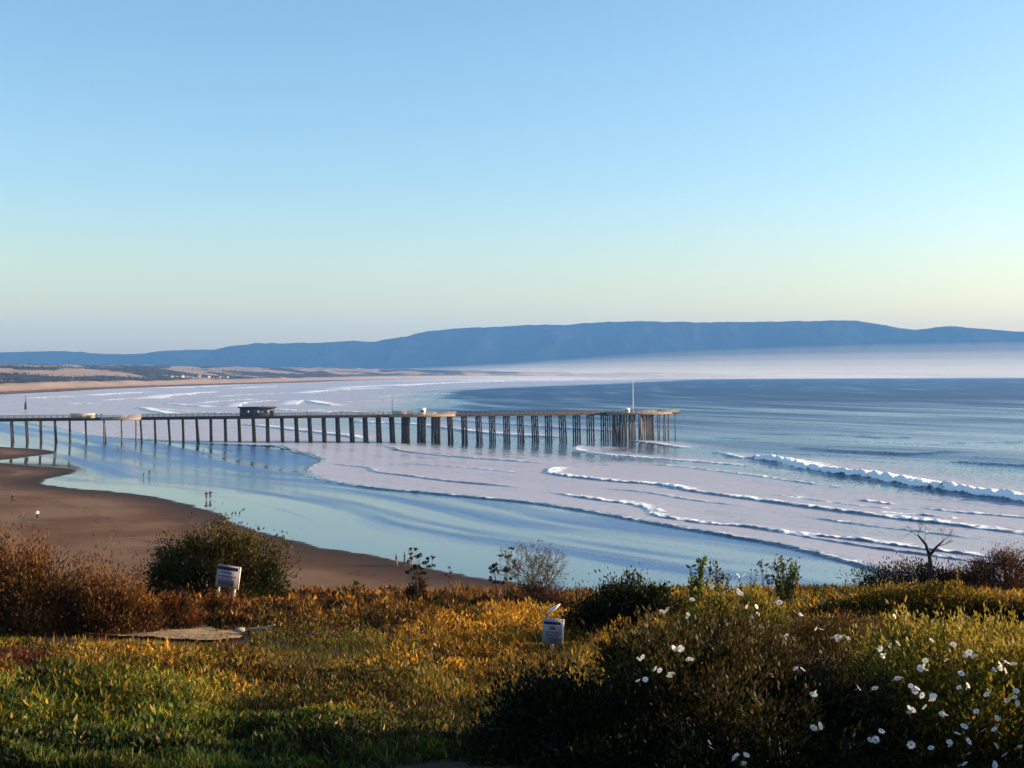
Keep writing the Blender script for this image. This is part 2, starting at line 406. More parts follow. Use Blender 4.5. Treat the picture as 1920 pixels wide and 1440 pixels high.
# the wash edge again, so the rippled film follows it
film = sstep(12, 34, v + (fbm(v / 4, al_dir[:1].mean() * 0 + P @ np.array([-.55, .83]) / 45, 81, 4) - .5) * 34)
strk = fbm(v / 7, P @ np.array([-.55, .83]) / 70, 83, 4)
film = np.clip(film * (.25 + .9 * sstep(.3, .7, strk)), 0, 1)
Zb = surf_z(v) - np.where(v > 190, .9, 0) * sstep(150, 260, v) - .06 * sstep(60, 90, v)
Zb = np.where(v > 70, np.minimum(Zb, surf_z(v) - .12), Zb)
m, nt, nd, lk = new_mat('beach_sand')
vn, fl = attr_n(nt, 'shore'), attr_n(nt, 'film')
sn = noise_n(nt, .35, 5, .6); sf = noise_n(nt, 6, 5, .7); sl = noise_n(nt, .06, 4, .5)
vj = math_n(nt, 'ADD', vn, math_n(nt, 'MULTIPLY', math_n(nt, 'SUBTRACT', sn, .5), 3.0))
wet = map_r(nt, vj, -.8, 1.0)
wl = math_n(nt, 'SINE', math_n(nt, 'MULTIPLY', vj, .55)); damp = map_r(nt, vj, -14, -1.0)
dry = mix_c(nt, sf, (.16, .094, .053), (.228, .14, .085))
dry = mix_c(nt, map_r(nt, sl, .35, .65), dry, (.125, .062, .029))
dry = mix_c(nt, math_n(nt, 'MULTIPLY', map_r(nt, wl, .55, 1), map_r(nt, noise_n(nt, .9, 5, .75), .5, .62)), dry, (.06, .034, .02))
dcol = mix_c(nt, damp, dry, (.055, .034, .026))
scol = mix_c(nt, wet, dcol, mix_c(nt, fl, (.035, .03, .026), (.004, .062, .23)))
p = nd.new('ShaderNodeBsdfPrincipled'); lk.new(scol, p.inputs['Base Color']); p.inputs['IOR'].default_value = 1.5
lk.new(math_n(nt, 'ADD', map_r(nt, wet, 0, 1, .85, .05), math_n(nt, 'MULTIPLY', math_n(nt, 'MULTIPLY', fl, wet), .22)), p.inputs['Roughness'])
lk.new(map_r(nt, wet, 0, 1, .04, .9), p.inputs['Specular IOR Level'])
rp = noise_n(nt, 1.1, 4, .6, sc=(1, .35, 1), rot=.58)
bn = nd.new('ShaderNodeBump'); bn.inputs['Distance'].default_value = .25; lk.new(rp, bn.inputs['Height'])
lk.new(math_n(nt, 'MULTIPLY', fl, .05), bn.inputs['Strength'])
bd = nd.new('ShaderNodeBump'); bd.inputs['Distance'].default_value = .12; lk.new(sf, bd.inputs['Height']); lk.new(map_r(nt, wet, 0, 1, .5, 0), bd.inputs['Strength'])
fn = facet_n(nt, math_n(nt, 'MULTIPLY', fl, .7), 4.5); lk.new(fn, bn.inputs['Normal'])
lk.new(bn.outputs[0], bd.inputs['Normal']); lk.new(bd.outputs[0], p.inputs['Normal'])
o = nd.new('ShaderNodeOutputMaterial'); lk.new(p.outputs[0], o.inputs[0])
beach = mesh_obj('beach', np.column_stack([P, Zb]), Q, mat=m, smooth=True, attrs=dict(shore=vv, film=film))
tag(beach, kind='structure')

def beach_z(x, y): return float(surf_z(shore_v(np.array([[x, y]])))[0])

# ---------------------------------------------------------------- far dunes, hills
cols = np.concatenate([np.arange(-1200, -60, 30), np.arange(-60, 1981, 5), np.arange(2000, 3000, 30)])
dd = np.geomspace(900, 7600, 230)
C, D = np.meshgrid(cols, dd)
P = np.stack([((C - 960) / F * D).ravel(), D.ravel()], 1); nr, nc = len(dd), len(cols)
i = (np.arange(nr - 1)[:, None] * nc + np.arange(nc - 1)[None]).ravel(); Q = np.stack([i, i + 1, i + nc + 1, i + nc], 1)
v = shore_v(P)
n = fbm(P[:, 0] / 190, P[:, 1] / 420, 91, 5); r = 1 - np.abs(2 * fbm(P[:, 0] / 120, P[:, 1] / 300, 93, 4) - 1)
lift = sstep(90, 520, -v)
hgt = lift * (9 + 30 * n * sstep(120, 900, -v) + 10 * r)
pxs = 960 + F * P[:, 0] / P[:, 1]
hgt *= 1 - .62 * sstep(650, 1100, pxs)
fore = sstep(55, 95, -v) * (1 - sstep(95, 190, -v)) * (4 + 5 * fbm(P[:, 0] / 30, P[:, 1] / 60, 97, 3))
Z = np.where(v > -45, -3.0, surf_z(v) + .02 + hgt + fore)
kq = (v[Q] < -30).any(1)
sc_ = sstep(.445, .525, fbm(P[:, 0] / 150, P[:, 1] / 230, 95, 4) + .16 * sstep(120, 200, -v) * (1 - sstep(260, 420, -v)) - .05 * sstep(500, 900, -v)) * sstep(110, 170, -v)
m, nt, nd, lk = new_mat('dune_sand')
nf = noise_n(nt, .03, 6, .7); nf2 = noise_n(nt, .12, 4, .6)
c = mix_c(nt, nf, (.25, .165, .105), (.42, .29, .195))
c = mix_c(nt, map_r(nt, math_n(nt, 'ADD', attr_n(nt, 'scrub'), math_n(nt, 'MULTIPLY', math_n(nt, 'SUBTRACT', nf2, .5), 1.7)), .35, .6), c, (.05, .038, .026))
p = nd.new('ShaderNodeBsdfPrincipled'); p.inputs['Roughness'].default_value = .95; p.inputs['Specular IOR Level'].default_value = .1; lk.new(c, p.inputs['Base Color'])
o = nd.new('ShaderNodeOutputMaterial'); lk.new(p.outputs[0], o.inputs[0])
dunes = mesh_obj('dunes', np.column_stack([P, Z]), Q[kq], mat=m, smooth=True, attrs=dict(scrub=sc_)); tag(dunes, kind='structure')
DUNE = (P, Z, v, sc_)

ridge = np.array([(-1500,672),(-700,668),(-300,664),(0,660),(60,658),(100,657),(150,659),(200,663),(250,663),(300,658),(350,655),(400,655),(430,648),(480,642),(520,643),(560,642),(620,641),(660,638),(700,640),(730,634),(760,630),(800,620),(860,614),(910,613),(960,610),(1030,607),(1060,608),(1100,604),(1200,601),(1300,603),(1440,602),(1560,600),(1610,600),(1650,607),(1690,615),(1720,617),(1780,610),(1840,615),(1920,621),(2100,626),(2600,650),(3300,680)], float)
cols = np.concatenate([np.arange(-1400, -60, 14), np.arange(-60, 1981, 3), np.arange(1990, 3300, 14)])
dd = np.linspace(7800, 11600, 70); RD = 9600.
C, D = np.meshgrid(cols, dd)
X = (C - 960) / F * RD * (.25 + .75 * D / RD)
top = CAMZ + (HORY - np.interp(C, ridge[:, 0], ridge[:, 1])) / F * RD
t = np.clip((D - dd[0]) / (RD - dd[0]), 0, 1); back = np.clip((D - RD) / (dd[-1] - RD), 0, 1)
spur = 1 - np.abs(2 * fbm(X / 520, D / 900, 101, 5) - 1)
prof = (.30 * t + .70 * sstep(.12, 1.0, t)) * (1 - sstep(0, 1, back))
ht = prof * top * (1 - (1 - spur) * .55 * sstep(.02, .3, t) * (1 - sstep(.8, 1, t))) + (fbm(X / 60, D / 60, 103, 3) - .5) * 14 * prof - 4
hills_m, nt, nd, lk = new_mat('hill_chaparral')
nf = noise_n(nt, .004, 6, .65)
c = mix_c(nt, map_r(nt, nf, .4, .62), (.014, .02, .018), (.026, .026, .02))
p = nd.new('ShaderNodeBsdfPrincipled'); p.inputs['Roughness'].default_value = 1; p.inputs['Specular IOR Level'].default_value = 0; lk.new(c, p.inputs['Base Color'])
o = nd.new('ShaderNodeOutputMaterial'); lk.new(p.outputs[0], o.inputs[0])
nr, nc = len(dd), len(cols)
i = (np.arange(nr - 1)[:, None] * nc + np.arange(nc - 1)[None]).ravel(); Q = np.stack([i, i + 1, i + nc + 1, i + nc], 1)
hills = mesh_obj('hills', np.column_stack([X.ravel(), D.ravel(), ht.ravel()]), Q, mat=hills_m, smooth=True); tag(hills, kind='structure')

# ---------------------------------------------------------------- air: haze and the spray bank over the far surf
def volume_mat(name, col, dens, aniso=0.0):
    m, nt, nd, lk = new_mat(name)
    pv = nd.new('ShaderNodeVolumePrincipled'); pv.inputs['Color'].default_value = (*col, 1); pv.inputs['Density'].default_value = dens; pv.inputs['Anisotropy'].default_value = aniso
    o = nd.new('ShaderNodeOutputMaterial'); lk.new(pv.outputs[0], o.inputs['Volume'])
    return m
HAZE = volume_mat('haze_air', (.17, .46, 1.0), 6.4e-5)
h = MB(); h.box((0, 6400, 250), (24000, 13200, 510)); hz = h.build('haze', HAZE); tag(hz, kind='stuff')
def ellipsoid(name, c, r, mat, nu=48, nv=20):
    u = np.linspace(0, 2 * math.pi, nu, endpoint=False); w = np.linspace(-math.pi / 2, math.pi / 2, nv)[1:-1]
    V = [(c[0] + r[0] * math.cos(b) * math.cos(a), c[1] + r[1] * math.cos(b) * math.sin(a), c[2] + r[2] * math.sin(b)) for b in w for a in u]
    k = len(w); V += [(c[0], c[1], c[2] - r[2]), (c[0], c[1], c[2] + r[2])]
    Q = [[i * nu + j, i * nu + (j + 1) % nu, (i + 1) * nu + (j + 1) % nu, (i + 1) * nu + j] for i in range(k - 1) for j in range(nu)]
    T = [[(j + 1) % nu, j, k * nu] for j in range(nu)] + [[(k - 1) * nu + j, (k - 1) * nu + (j + 1) % nu, k * nu + 1] for j in range(nu)]
    return mesh_obj(name, V, Q, T, mat, smooth=True)
for k_, (c, r, dn) in enumerate([((2500, 6650, 2), (4200, 620, 16), 1.44e-03), ((2700, 6700, 4), (4300, 650, 34), 6.48e-04), ((2900, 6750, 6), (4200, 680, 58), 3.96e-04),
        ((3200, 6800, 8), (4200, 700, 92), 3.24e-04), ((3500, 6850, 8), (4100, 720, 135), 2.52e-04), ((3800, 6900, 8), (4000, 740, 190), 1.98e-04),
        ((300, 5600, 2), (1700, 700, 22), 4.68e-04), ((-250, 4300, 2), (700, 900, 14), 2.88e-04)]):
    tag(ellipsoid('sea_mist', c, r, volume_mat('spray_mist', (1.0, .95, .85), dn)), kind='stuff')

# ---------------------------------------------------------------- pier
AX = np.array([.953, .303]); BX = np.array([-.303, .953]); P0 = np.array([0., 505.]); DECK = 11.4; PW = 8.0
def t_of(px):
    k = (px - 960) / F; return (k * P0[1] - P0[0]) / (AX[0] - k * AX[1])
def pp(t, b): return P0 + t * AX + b * BX
WOOD = solid('weathered_pier_timber', (.055, .043, .036), .9, .45, .8)
WOODL = solid('sunlit_deck_timber', (.30, .22, .15), .85, .3, 1.2)  # paler copy of the pier timber; sunlight on the platforms put into colour
WHITE = solid('white_paint', (.78, .77, .74), .6, .12, 2)
pier = empty('pier', (*pp(t_of(640), 0), 0.0)); PO = np.array(pier.location)
tag(pier, 'long dark timber pier on rows of trestle piles running out through the surf', 'pier')
def pbuild(mb, name, mat, parent=None, **k):
    V = np.concatenate(mb.V) - PO; mb.V = [V]
    return mb.build(name, mat, parent or pier, **k)
T0, T1 = t_of(-190), t_of(1276)
mb = MB(); mb.box((*pp((T0 + T1) / 2, PW / 2), DECK - .17), (T1 - T0, PW, .34), AX); pbuild(mb, 'deck', WOOD)
mb = MB()
for b in (.25, PW - .25): mb.box((*pp((T0 + T1) / 2, b), DECK - .62), (T1 - T0, .3, .52), AX)
for b in (PW * .36, PW * .64): mb.box((*pp((T0 + T1) / 2, b), DECK - .62), (T1 - T0, .3, .52), AX)
pbuild(mb, 'stringer', WOOD)
# widened platforms
def platform(pa, pb, depth, far):
    a, b = t_of(pa), t_of(pb); mid = (a + b) / 2; q = (b - a) * .18
    poly = [pp(a, .3), pp(mid - q, -depth), pp(mid + q, -depth), pp(b, .3), pp(b, PW - .3), pp(mid + q, PW + far), pp(mid - q, PW + far), pp(a, PW - .3)]
    mb = MB(); mb.prism(poly, DECK - .75, DECK + .012); return pbuild(mb, 'platform', WOODL), poly
def rail(pts, name='railing', mat=WOOD, hgt=1.1):
    mb = MB()
    for a, b in zip(pts[:-1], pts[1:]):
        a, b = np.array(a), np.array(b); L = np.linalg.norm(b - a); ax = (b - a) / L; mid = (a + b) / 2
        mb.box((*mid, DECK + hgt - .05), (L, .16, .1), ax)
        for zz in (.3, .58, .84): mb.box((*mid, DECK + zz), (L, .07, .09), ax)
        n = max(1, int(L / 2.0))
        for k in range(n + 1): mb.box((*(a + (b - a) * k / n), DECK + hgt / 2 - .05), (.13, .13, hgt - .02), ax)
    return pbuild(mb, name, mat)
pf = []
for a, b, dp, fr_ in ((186, 266, 3.2, 3.2), (728, 856, 4.6, 4.6)):
    o, poly = platform(a, b, dp, fr_); pf.append(poly)
e0, e1 = t_of(1136), t_of(1278)
poly = [pp(e0, .3), pp(e0 + 6, -4), pp(e1 - 13, -4), pp(e1, 2), pp(e1, PW + 4), pp(e1 - 8, PW + 7), pp(e0 + 6, PW + 7), pp(e0, PW - .3)]
mb = MB(); mb.prism(poly, DECK - .8, DECK + .012); pbuild(mb, 'platform', WOODL); pf.append(poly)
near = [pp(T0, .1)]
for poly in pf[:2]: near += [poly[0], poly[1], poly[2], poly[3]]
near += [pf[2][k] for k in (0, 1, 2, 3, 4)]
segs = []
k0 = 0
rail(near[:2]); rail(near[1:5], mat=WOODL); rail(near[4:6]); rail(near[5:9], mat=WOODL); rail(near[8:10]); rail(near[9:14], mat=WOODL)
rail([pp(T0, PW - .1), pp(t_of(186), PW - .1)]); rail([pp(t_of(266), PW - .1), pp(t_of(728), PW - .1)]); rail([pp(t_of(856), PW - .1), pp(t_of(1136), PW - .1)])
# trestles: cap beam with near and far piles as sub-parts
bents = [-180,-152,-124,-96,-68,-40,-8,20,48,75,102,130,160,195,228,264,291,317,344,370,397,424,450,477,504,531,558,583,610,636,662,688,713,738,765,795,822,848,875,902,928,955,981,1008,1034,1060,1087,1113,1140,1166]
rest = MB(); npile = 0
def pile_pts(t, b, ztop, lean=0.0):
    q = pp(t, b); zb = beach_z(*q) - 1.2
    q2 = pp(t + lean, b); return [(*q2, zb), (*((q + q2) / 2), (zb + ztop) / 2), (*q, ztop)]
for px in bents:
    t = t_of(px)
    if T0 > t: continue
    cap = MB(); cap.box((*pp(t, PW / 2), DECK - 1.07), (.42, PW + .5, .38), AX)
    zb = max(beach_z(*pp(t, PW / 2)), 0) + .6
    for (ba, bb) in ((.6, PW - .6), (PW - .6, .6)):
        A, B = np.array([*pp(t + .25, ba), DECK - 1.4]), np.array([*pp(t + .25, bb), zb + 2.6]); cap.tube([A, B], .09, 4)
    co = pbuild(cap, 'cap_beam', WOOD)
    ln = .55 * random.uniform(.3, 1.2)
    for k, b in enumerate((.35, 2.8, 5.2, PW - .35)):
        mbp = MB() if k in (0, 2) else rest
        rr = random.uniform(.26, .31)
        mbp.tube(pile_pts(t, b, DECK - .88, ln * random.uniform(.8, 1.2)), [rr * 1.25, rr * 1.05, rr], 8)
        if k in (0, 2): pbuild(mbp, 'pile', WOOD, co, smooth=True); npile += 1
for poly, tt in ((pf[0], [(t_of(195), -2.2), (t_of(228), -2.8), (t_of(255), -1.5)]), (pf[1], [(t_of(x), b) for x in (765, 795, 822) for b in (-2.6, -1.2, PW + 1.2, PW + 2.6)])):
    for t, b in tt: rest.tube(pile_pts(t, b, DECK - .74), .28, 7)
for t in np.arange(e0 + 6.5, e1 - .5, 3.1):
    for b in (-3.4, -1.0, 1.6, 4.2, 6.8, 9.4, 12.2, 14.4):
        if t > e1 - 12 and b < -3.4 + (t - (e1 - 12)) * .48: continue
        if t > e1 - 8 and b > PW + 6.6 - (t - (e1 - 8)) * .38: continue
        if t > e1 - 16 and (int(t * 7 + b * 3) % 3 == 0): continue
        rest.tube(pile_pts(t + random.uniform(-.5, .5), b + random.uniform(-.3, .3), DECK - .78, random.uniform(-.2, .4)), random.uniform(.2, .27), 7)
ro = pbuild(rest, 'pile', solid('grey_pile_timber', (.15, .125, .11), .9, .4, .8), smooth=True); ro['kind'] = 'stuff'
mb = MB(); mb.box((*pp(e1 - 20, -4.35), 5.6), (.5, .5, 7.6), AX); pbuild(mb, 'ladder', WOODL)
# things standing on the deck
NAVY = solid('dark_navy_siding', (.055, .065, .10), .7, .25, .7)
ROOFM = solid('dark_roofing', (.03, .03, .035), .8, .3, 1)
tb = t_of(485); bl = (t_of(519) - t_of(451))
bh = empty('pier_building', (*pp(tb, PW / 2), DECK), math.atan2(AX[1], AX[0]))
tag(bh, 'low dark navy building with flat overhanging roof standing on the pier deck', 'building')
mb = MB(); mb.box((0, .3, 1.55), (bl - .8, PW - 2.6, 3.06)); mb.build('wall', NAVY, bh)
mb = MB(); mb.box((0, .3, 3.28), (bl + .4, PW - 1.2, .4)); rf = mb.build('roof', ROOFM, bh)
for k in range(3):
    mb = MB(); mb.box((-bl * .3 + k * bl * .27, .3 - (PW - 2.6) / 2 - .03, 1.75), (1.3, .08, 1.0)); mb.build('window', solid('building_glass', (.10, .13, .19), .25, .1), bh)
mb = MB(); mb.box((bl * .40, .3 - (PW - 2.6) / 2 - .03, 1.05), (.95, .08, 2.06)); mb.build('door', ROOFM, bh)
def kiosk(px, w, hgt, dep, b, wallm, roofm, label, cat='kiosk', name='kiosk', group=None):
    o = empty(name, (*pp(t_of(px), b), DECK + .012), math.atan2(AX[1], AX[0])); tag(o, label, cat, group)
    mb = MB(); mb.box((0, 0, hgt / 2), (w, dep, hgt)); mb.build('wall', wallm, o)
    mb = MB(); mb.box((0, 0, hgt + .1), (w + .3, dep + .3, .2)); mb.build('roof', roofm, o)
    mb = MB(); mb.box((0, -dep / 2 - .02, hgt * .6), (w * .6, .05, hgt * .35)); mb.build('hatch', NAVY, o)
    return o
kiosk(793, 2.4, 2.3, 2.2, 1.5, WHITE, WHITE, 'small white kiosk on the wide middle platform of the pier')
kiosk(1172, 2.6, 1.6, 2.0, -1.0, WHITE, WHITE, 'white store box at the start of the pier end platform', 'kiosk')
TARP = solid('white_canvas', (.55, .51, .45), .8, .1)
o = empty('bait_shelter', (*pp(t_of(155), 1.5), DECK), math.atan2(AX[1], AX[0])); tag(o, 'low white shelter wall along the shore end of the pier', 'shelter')
mb = MB(); mb.box((0, 0, .75), (8.2, .25, 1.5)); mb.build('wall', TARP, o)
mb = MB(); mb.box((0, .9, 1.58), (8.6, 2.2, .14)); mb.build('roof', TARP, o)
for s in (-1, 1):
    mb = MB(); mb.box((s * 3.9, 1.8, .75), (.12, .12, 1.5)); mb.build('post', WOOD, o)
o = empty('bait_shelter', (*pp(t_of(757), 1.2), DECK + .012), math.atan2(AX[1], AX[0])); tag(o, 'long white shelter on the left half of the middle platform', 'shelter')
mb = MB(); mb.box((0, 0, .7), (7.6, .25, 1.4)); mb.build('wall', TARP, o)
mb = MB(); mb.box((0, .9, 1.48), (8.0, 2.2, .14)); mb.build('roof', TARP, o)
for s in (-1, 1):
    mb = MB(); mb.box((s * 3.7, 1.8, .7), (.12, .12, 1.4)); mb.build('post', WOOD, o)
o = empty('flagpole', (*pp(t_of(1194), 4), DECK + .012)); tag(o, 'tall thin white flagpole near the end of the pier', 'flagpole')
mb = MB(); mb.tube([(0, 0, .3), (0, 0, 6), (0, 0, 12.4)], [.2, .15, .09], 8); mb.build('pole', WHITE, o, smooth=True)
mb = MB(); mb.tube([(0, 0, 12.38), (0, 0, 12.55), (0, 0, 12.7)], [.1, .16, .04], 8); mb.build('finial', WHITE, o)
mb = MB(); mb.box((0, 0, .15), (.8, .8, .3)); mb.build('base', WHITE, o)
def lamp(px, h, label):
    o = empty('lamp_post', (*pp(t_of(px), PW - .8), DECK)); tag(o, label, 'lamp post', 'lamp posts along the pier')
    mb = MB(); mb.tube([(0, 0, 0), (0, 0, h * .5), (0, 0, h)], [.12, .1, .08], 6); mb.build('pole', ROOFM, o)
    mb = MB(); mb.tube([(0, 0, h), (0, -.3, h + .15), (0, -1.0, h + .2)], .06, 5); mb.build('arm', ROOFM, o)
    mb = MB(); mb.box((0, -1.2, h + .16), (.28, .6, .14)); mb.build('lamp_head', ROOFM, o)
lamp(743, 6.3, 'dark lamp post rising from the wide middle platform of the pier')
lamp(498, 3.9, 'short lamp post just behind the dark pier building')
# ---------------------------------------------------------------- people
def skin_mesh(name, pts, edges, rads, mat, parent, sub=1):
    me = bpy.data.meshes.new(name); me.from_pydata([tuple(p) for p in pts], edges, [])
    o = bpy.data.objects.new(name, me); COL.objects.link(o); o.parent = parent
    sk = o.modifiers.new('Skin', 'SKIN'); sk.use_smooth_shade = True
    if not me.skin_vertices: raise RuntimeError('no skin layer')
    for i, r in enumerate(rads): me.skin_vertices[0].data[i].radius = (r[0], r[1]) if isinstance(r, tuple) else (r, r)
    me.skin_vertices[0].data[0].use_root = True
    ss = o.modifiers.new('Sub', 'SUBSURF'); ss.levels = sub; ss.render_levels = sub
    me.materials.append(mat)
    return o
SKIN = solid('skin', (.42, .24, .16), .6, .1)
CL = {k: solid(k + '_cloth', c, .85, .2, 5) for k, c in dict(black=(.012, .012, .015), navy=(.02, .025, .05), white=(.75, .74, .72), red=(.35, .07, .05), tan=(.40, .28, .18), grey=(.12, .12, .13), yellow=(.6, .42, .08), teal=(.05, .18, .2)).items()}
HAIR = {k: solid(k + '_hair', c, .7, .3, 30) for k, c in dict(dark=(.02, .015, .012), brown=(.08, .045, .025), fair=(.35, .24, .11)).items()}
def person(px, py, h, face, pose, top, bottom, hair, label, group=None, on_deck=None, cap=False):
    if on_deck is None:
        q = unproj([(px, py)])[0]; z = beach_z(*q) + .005
    else: q = pp(t_of(px), on_deck); z = DECK + (.014)
    root = empty('person', (q[0], q[1], z), face); tag(root, label, 'person', group)
    s = h / 1.72
    lean = {'bend': .55, 'walk': .06}.get(pose, 0.02); st = {'walk': .27, 'bend': .12, 'stand': .04}.get(pose, .05)
    hip = .92; c, sn = math.cos(lean), math.sin(lean)
    def up(y, zz): return (0, -zz * sn - y * c * 0 + y, hip + zz * c)           # faces -Y
    pel = np.array([0, 0, hip]); 
    def T(x, y, zz): return np.array([x, y * c - zz * sn, hip + zz * c + y * sn])
    chest, neck, head0, head1 = T(0, 0, .33), T(0, 0, .53), T(0, -.02, .62), T(0, -.035, .76)
    P_, E, R = [pel, T(0, 0, .15), chest, neck, head0, T(0, -.05, .68), head1], [(0, 1), (1, 2), (2, 3), (3, 4), (4, 5), (5, 6)], [(.14, .10), (.13, .09), (.155, .10), .055, .085, (.08, .10), .065]
    P_.append(T(0, -.155, .67)); E.append((5, 7)); R.append(.018)                 # nose
    for sx in (-1, 1): P_.append(T(sx * .09, -.02, .67)); E.append((5, len(P_) - 1)); R.append(.018)   # ears
    arms, legs = [], []
    for sx in (-1, 1):
        sh, el = T(sx * .19, 0, .47), T(sx * .25, .03 + sx * st * .4, .20)
        wr = T(sx * .25, -.10 + sx * st * .7, -.03) if pose != 'phone' else T(sx * .12, -.28, .38)
        hd = wr + (wr - el) * .28
        b = len(P_); P_ += [sh, el, wr, hd]; E += [(2, b), (b, b + 1), (b + 1, b + 2), (b + 2, b + 3)]; R += [.055, .042, .03, (.036, .02)]
        dv = (wr - el) / np.linalg.norm(wr - el); sd_ = np.array([0, 1.0, 0])
        for k in range(5):
            off = (k - 2) * .016
            tip = hd + dv * (.075 - .012 * abs(k - 2.4)) + sd_ * off * 1.3 if k else wr + dv * .07 + np.array([0, -.05, 0])
            P_.append(tip); E.append((b + 3, len(P_) - 1)); R.append(.009)
        arms.append((sh, el, wr))
    for sx in (-1, 1):
        hp = np.array([sx * .09, 0, hip - .04]); fy = sx * st
        kn = np.array([sx * .095, fy * .45 - .05 * (st > .1), .49]); an = np.array([sx * .095, fy, .08]); toe = an + np.array([sx * .03, -.17, -.045])
        hl = an + np.array([0, .03, -.03])
        b = len(P_); P_ += [hp, kn, an, toe]; E += [(0, b), (b, b + 1), (b + 1, b + 2), (b + 2, b + 3)]; R += [.085, .058, .042, (.04, .03)]
        legs.append((hp, kn, an))
    sc3 = lambda L: [np.asarray(p) * s for p in L]
    sr = lambda L: [tuple(x * s for x in r) if isinstance(r, tuple) else r * s for r in L]
    skin_mesh('body', sc3(P_), E, sr(R), SKIN, root)
    # jacket follows torso and arms, trousers the pelvis and legs
    J, je, jr = [T(0, 0, .02), T(0, 0, .17), chest, T(0, 0, .49)], [(0, 1), (1, 2), (2, 3)], [(.175, .125), (.165, .118), (.185, .13), (.09, .085)]
    for sh, el, wr in arms:
        b = len(J); J += [sh, el, el + (wr - el) * .85]; je += [(2, b), (b, b + 1), (b + 1, b + 2)]; jr += [.078, .062, .05]
    skin_mesh('jacket', sc3(J), je, sr(jr), CL[top], root)
    J, je, jr = [np.array([0, 0, hip + .06]), np.array([0, 0, hip - .03])], [(0, 1)], [(.165, .12), (.17, .125)]
    for hp, kn, an in legs:
        b = len(J); J += [hp, kn, an + (kn - an) * .06]; je += [(1, b), (b, b + 1), (b + 1, b + 2)]; jr += [.105, .075, .06]
    skin_mesh('trousers', sc3(J), je, sr(jr), CL[bottom], root)
    skin_mesh('hair', sc3([T(0, .03, .63), T(0, .02, .72), T(0, -.02, .79)]), [(0, 1), (1, 2)], sr([.07, .10, .085]), HAIR[hair], root)
    return root
person(23, 942, 1.6, 2.2, 'walk', 'black', 'black', 'dark', 'person in dark clothes walking alone on the dry sand, leftmost figure')
person(70, 974, 1.62, .6, 'stand', 'white', 'black', 'dark', 'person in white top and dark trousers standing on the dry brown sand')
person(269, 896, 1.5, 1.2, 'bend', 'black', 'navy', 'dark', 'person bending forward on wet sand beside an upright companion')
person(280.5, 893, 1.75, -1.0, 'walk', 'navy', 'black', 'dark', 'upright person in navy on wet sand beside a bending companion')
person(387, 937, 1.72, .3, 'walk', 'black', 'navy', 'dark', 'dark clothed person of a close pair on wet sand, the one nearer the pier shore')
person(394.5, 936, 1.74, .1, 'walk', 'navy', 'black', 'brown', 'dark clothed person of a close pair on wet sand, the one nearer the surf')
person(742.5, 1062, 1.62, 1.4, 'walk', 'black', 'tan', 'dark', 'person in black jacket and pale trousers trailing two others at the waterline')
person(758.5, 1060, 1.72, 1.5, 'stand', 'black', 'black', 'dark', 'person all in black at the waterline between two companions')
person(771, 1062, 1.7, 1.3, 'walk', 'red', 'tan', 'fair', 'person in reddish top at the waterline beside someone all in black')
G2 = 'small figures on the wet sand near the pier'
person(52, 868, 1.7, .5, 'stand', 'black', 'black', 'dark', 'dark figure between the two brown sand spits', G2)
person(221, 843, 1.5, .5, 'walk', 'grey', 'navy', 'dark', 'grey figure wading beside a pier pile and a yellow clad figure', G2)
person(235, 841, 1.6, 2.5, 'stand', 'yellow', 'tan', 'fair', 'figure in yellow wading beside a pier pile', G2)
person(309, 838, 1.6, 1.5, 'stand', 'black', 'grey', 'dark', 'lone dark figure standing at the foot of the pier reflections', G2)
person(381, 848, 1.7, 1.5, 'walk', 'teal', 'black', 'dark', 'figure in teal walking on the wet sand in front of the pier piles', G2)
person(433, 842, 1.5, 1.5, 'bend', 'black', 'navy', 'dark', 'bending dark figure by the wash edge below the pier building', G2)
person(471, 843, 1.6, 1.5, 'walk', 'navy', 'black', 'dark', 'dark figure walking at the wash edge below the right end of the pier building', G2)
G3 = 'people along the pier deck'
for k, (px, b, tp, bt, hr, lb) in enumerate([(181, 1.0, 'black', 'navy', 'dark', 'person in black on the pier just right of the low white shelter'),
        (190, 1.6, 'navy', 'black', 'dark', 'person in navy on the pier at the start of the shoreward platform'),
        (371, .7, 'grey', 'black', 'dark', 'person in grey leaning at the rail between shoreward platform and building'),
        (577, .9, 'navy', 'black', 'dark', 'person in navy at the pier rail, first right of the building'),
        (640, .8, 'black', 'black', 'dark', 'person in black at the pier rail midway from building to middle platform'),
        (677, 1.2, 'red', 'navy', 'brown', 'person in red top at the pier rail left of the middle platform'),
        (884, .8, 'black', 'grey', 'dark', 'person in black top and grey trousers on the pier right of the middle platform'),
        (960, .8, 'grey', 'navy', 'brown', 'person in grey jacket and navy trousers on the pier deck'),
        (1028, 1.0, 'teal', 'black', 'dark', 'person in teal on the pier deck toward its far end')]):
    person(px, 0, 1.7, random.uniform(-2, 2), 'stand', tp, bt, hr, lb, G3, on_deck=b)
# far marker post on the wet sand
q = unproj([(48, 768)])[0]
o = empty('marker_post', (*q, beach_z(*q))); tag(o, 'thin dark marker post on the far wet sand beyond the pier', 'post')
mb = MB(); mb.tube([(0, 0, -.5), (0, 0, 3), (0, 0, 5.4)], [.95, .8, .5], 7); mb.build('drum', ROOFM, o)
mb = MB(); mb.tube([(0, 0, 5.3), (0, 0, 10)], [.22, .16], 5); mb.build('mast', ROOFM, o)

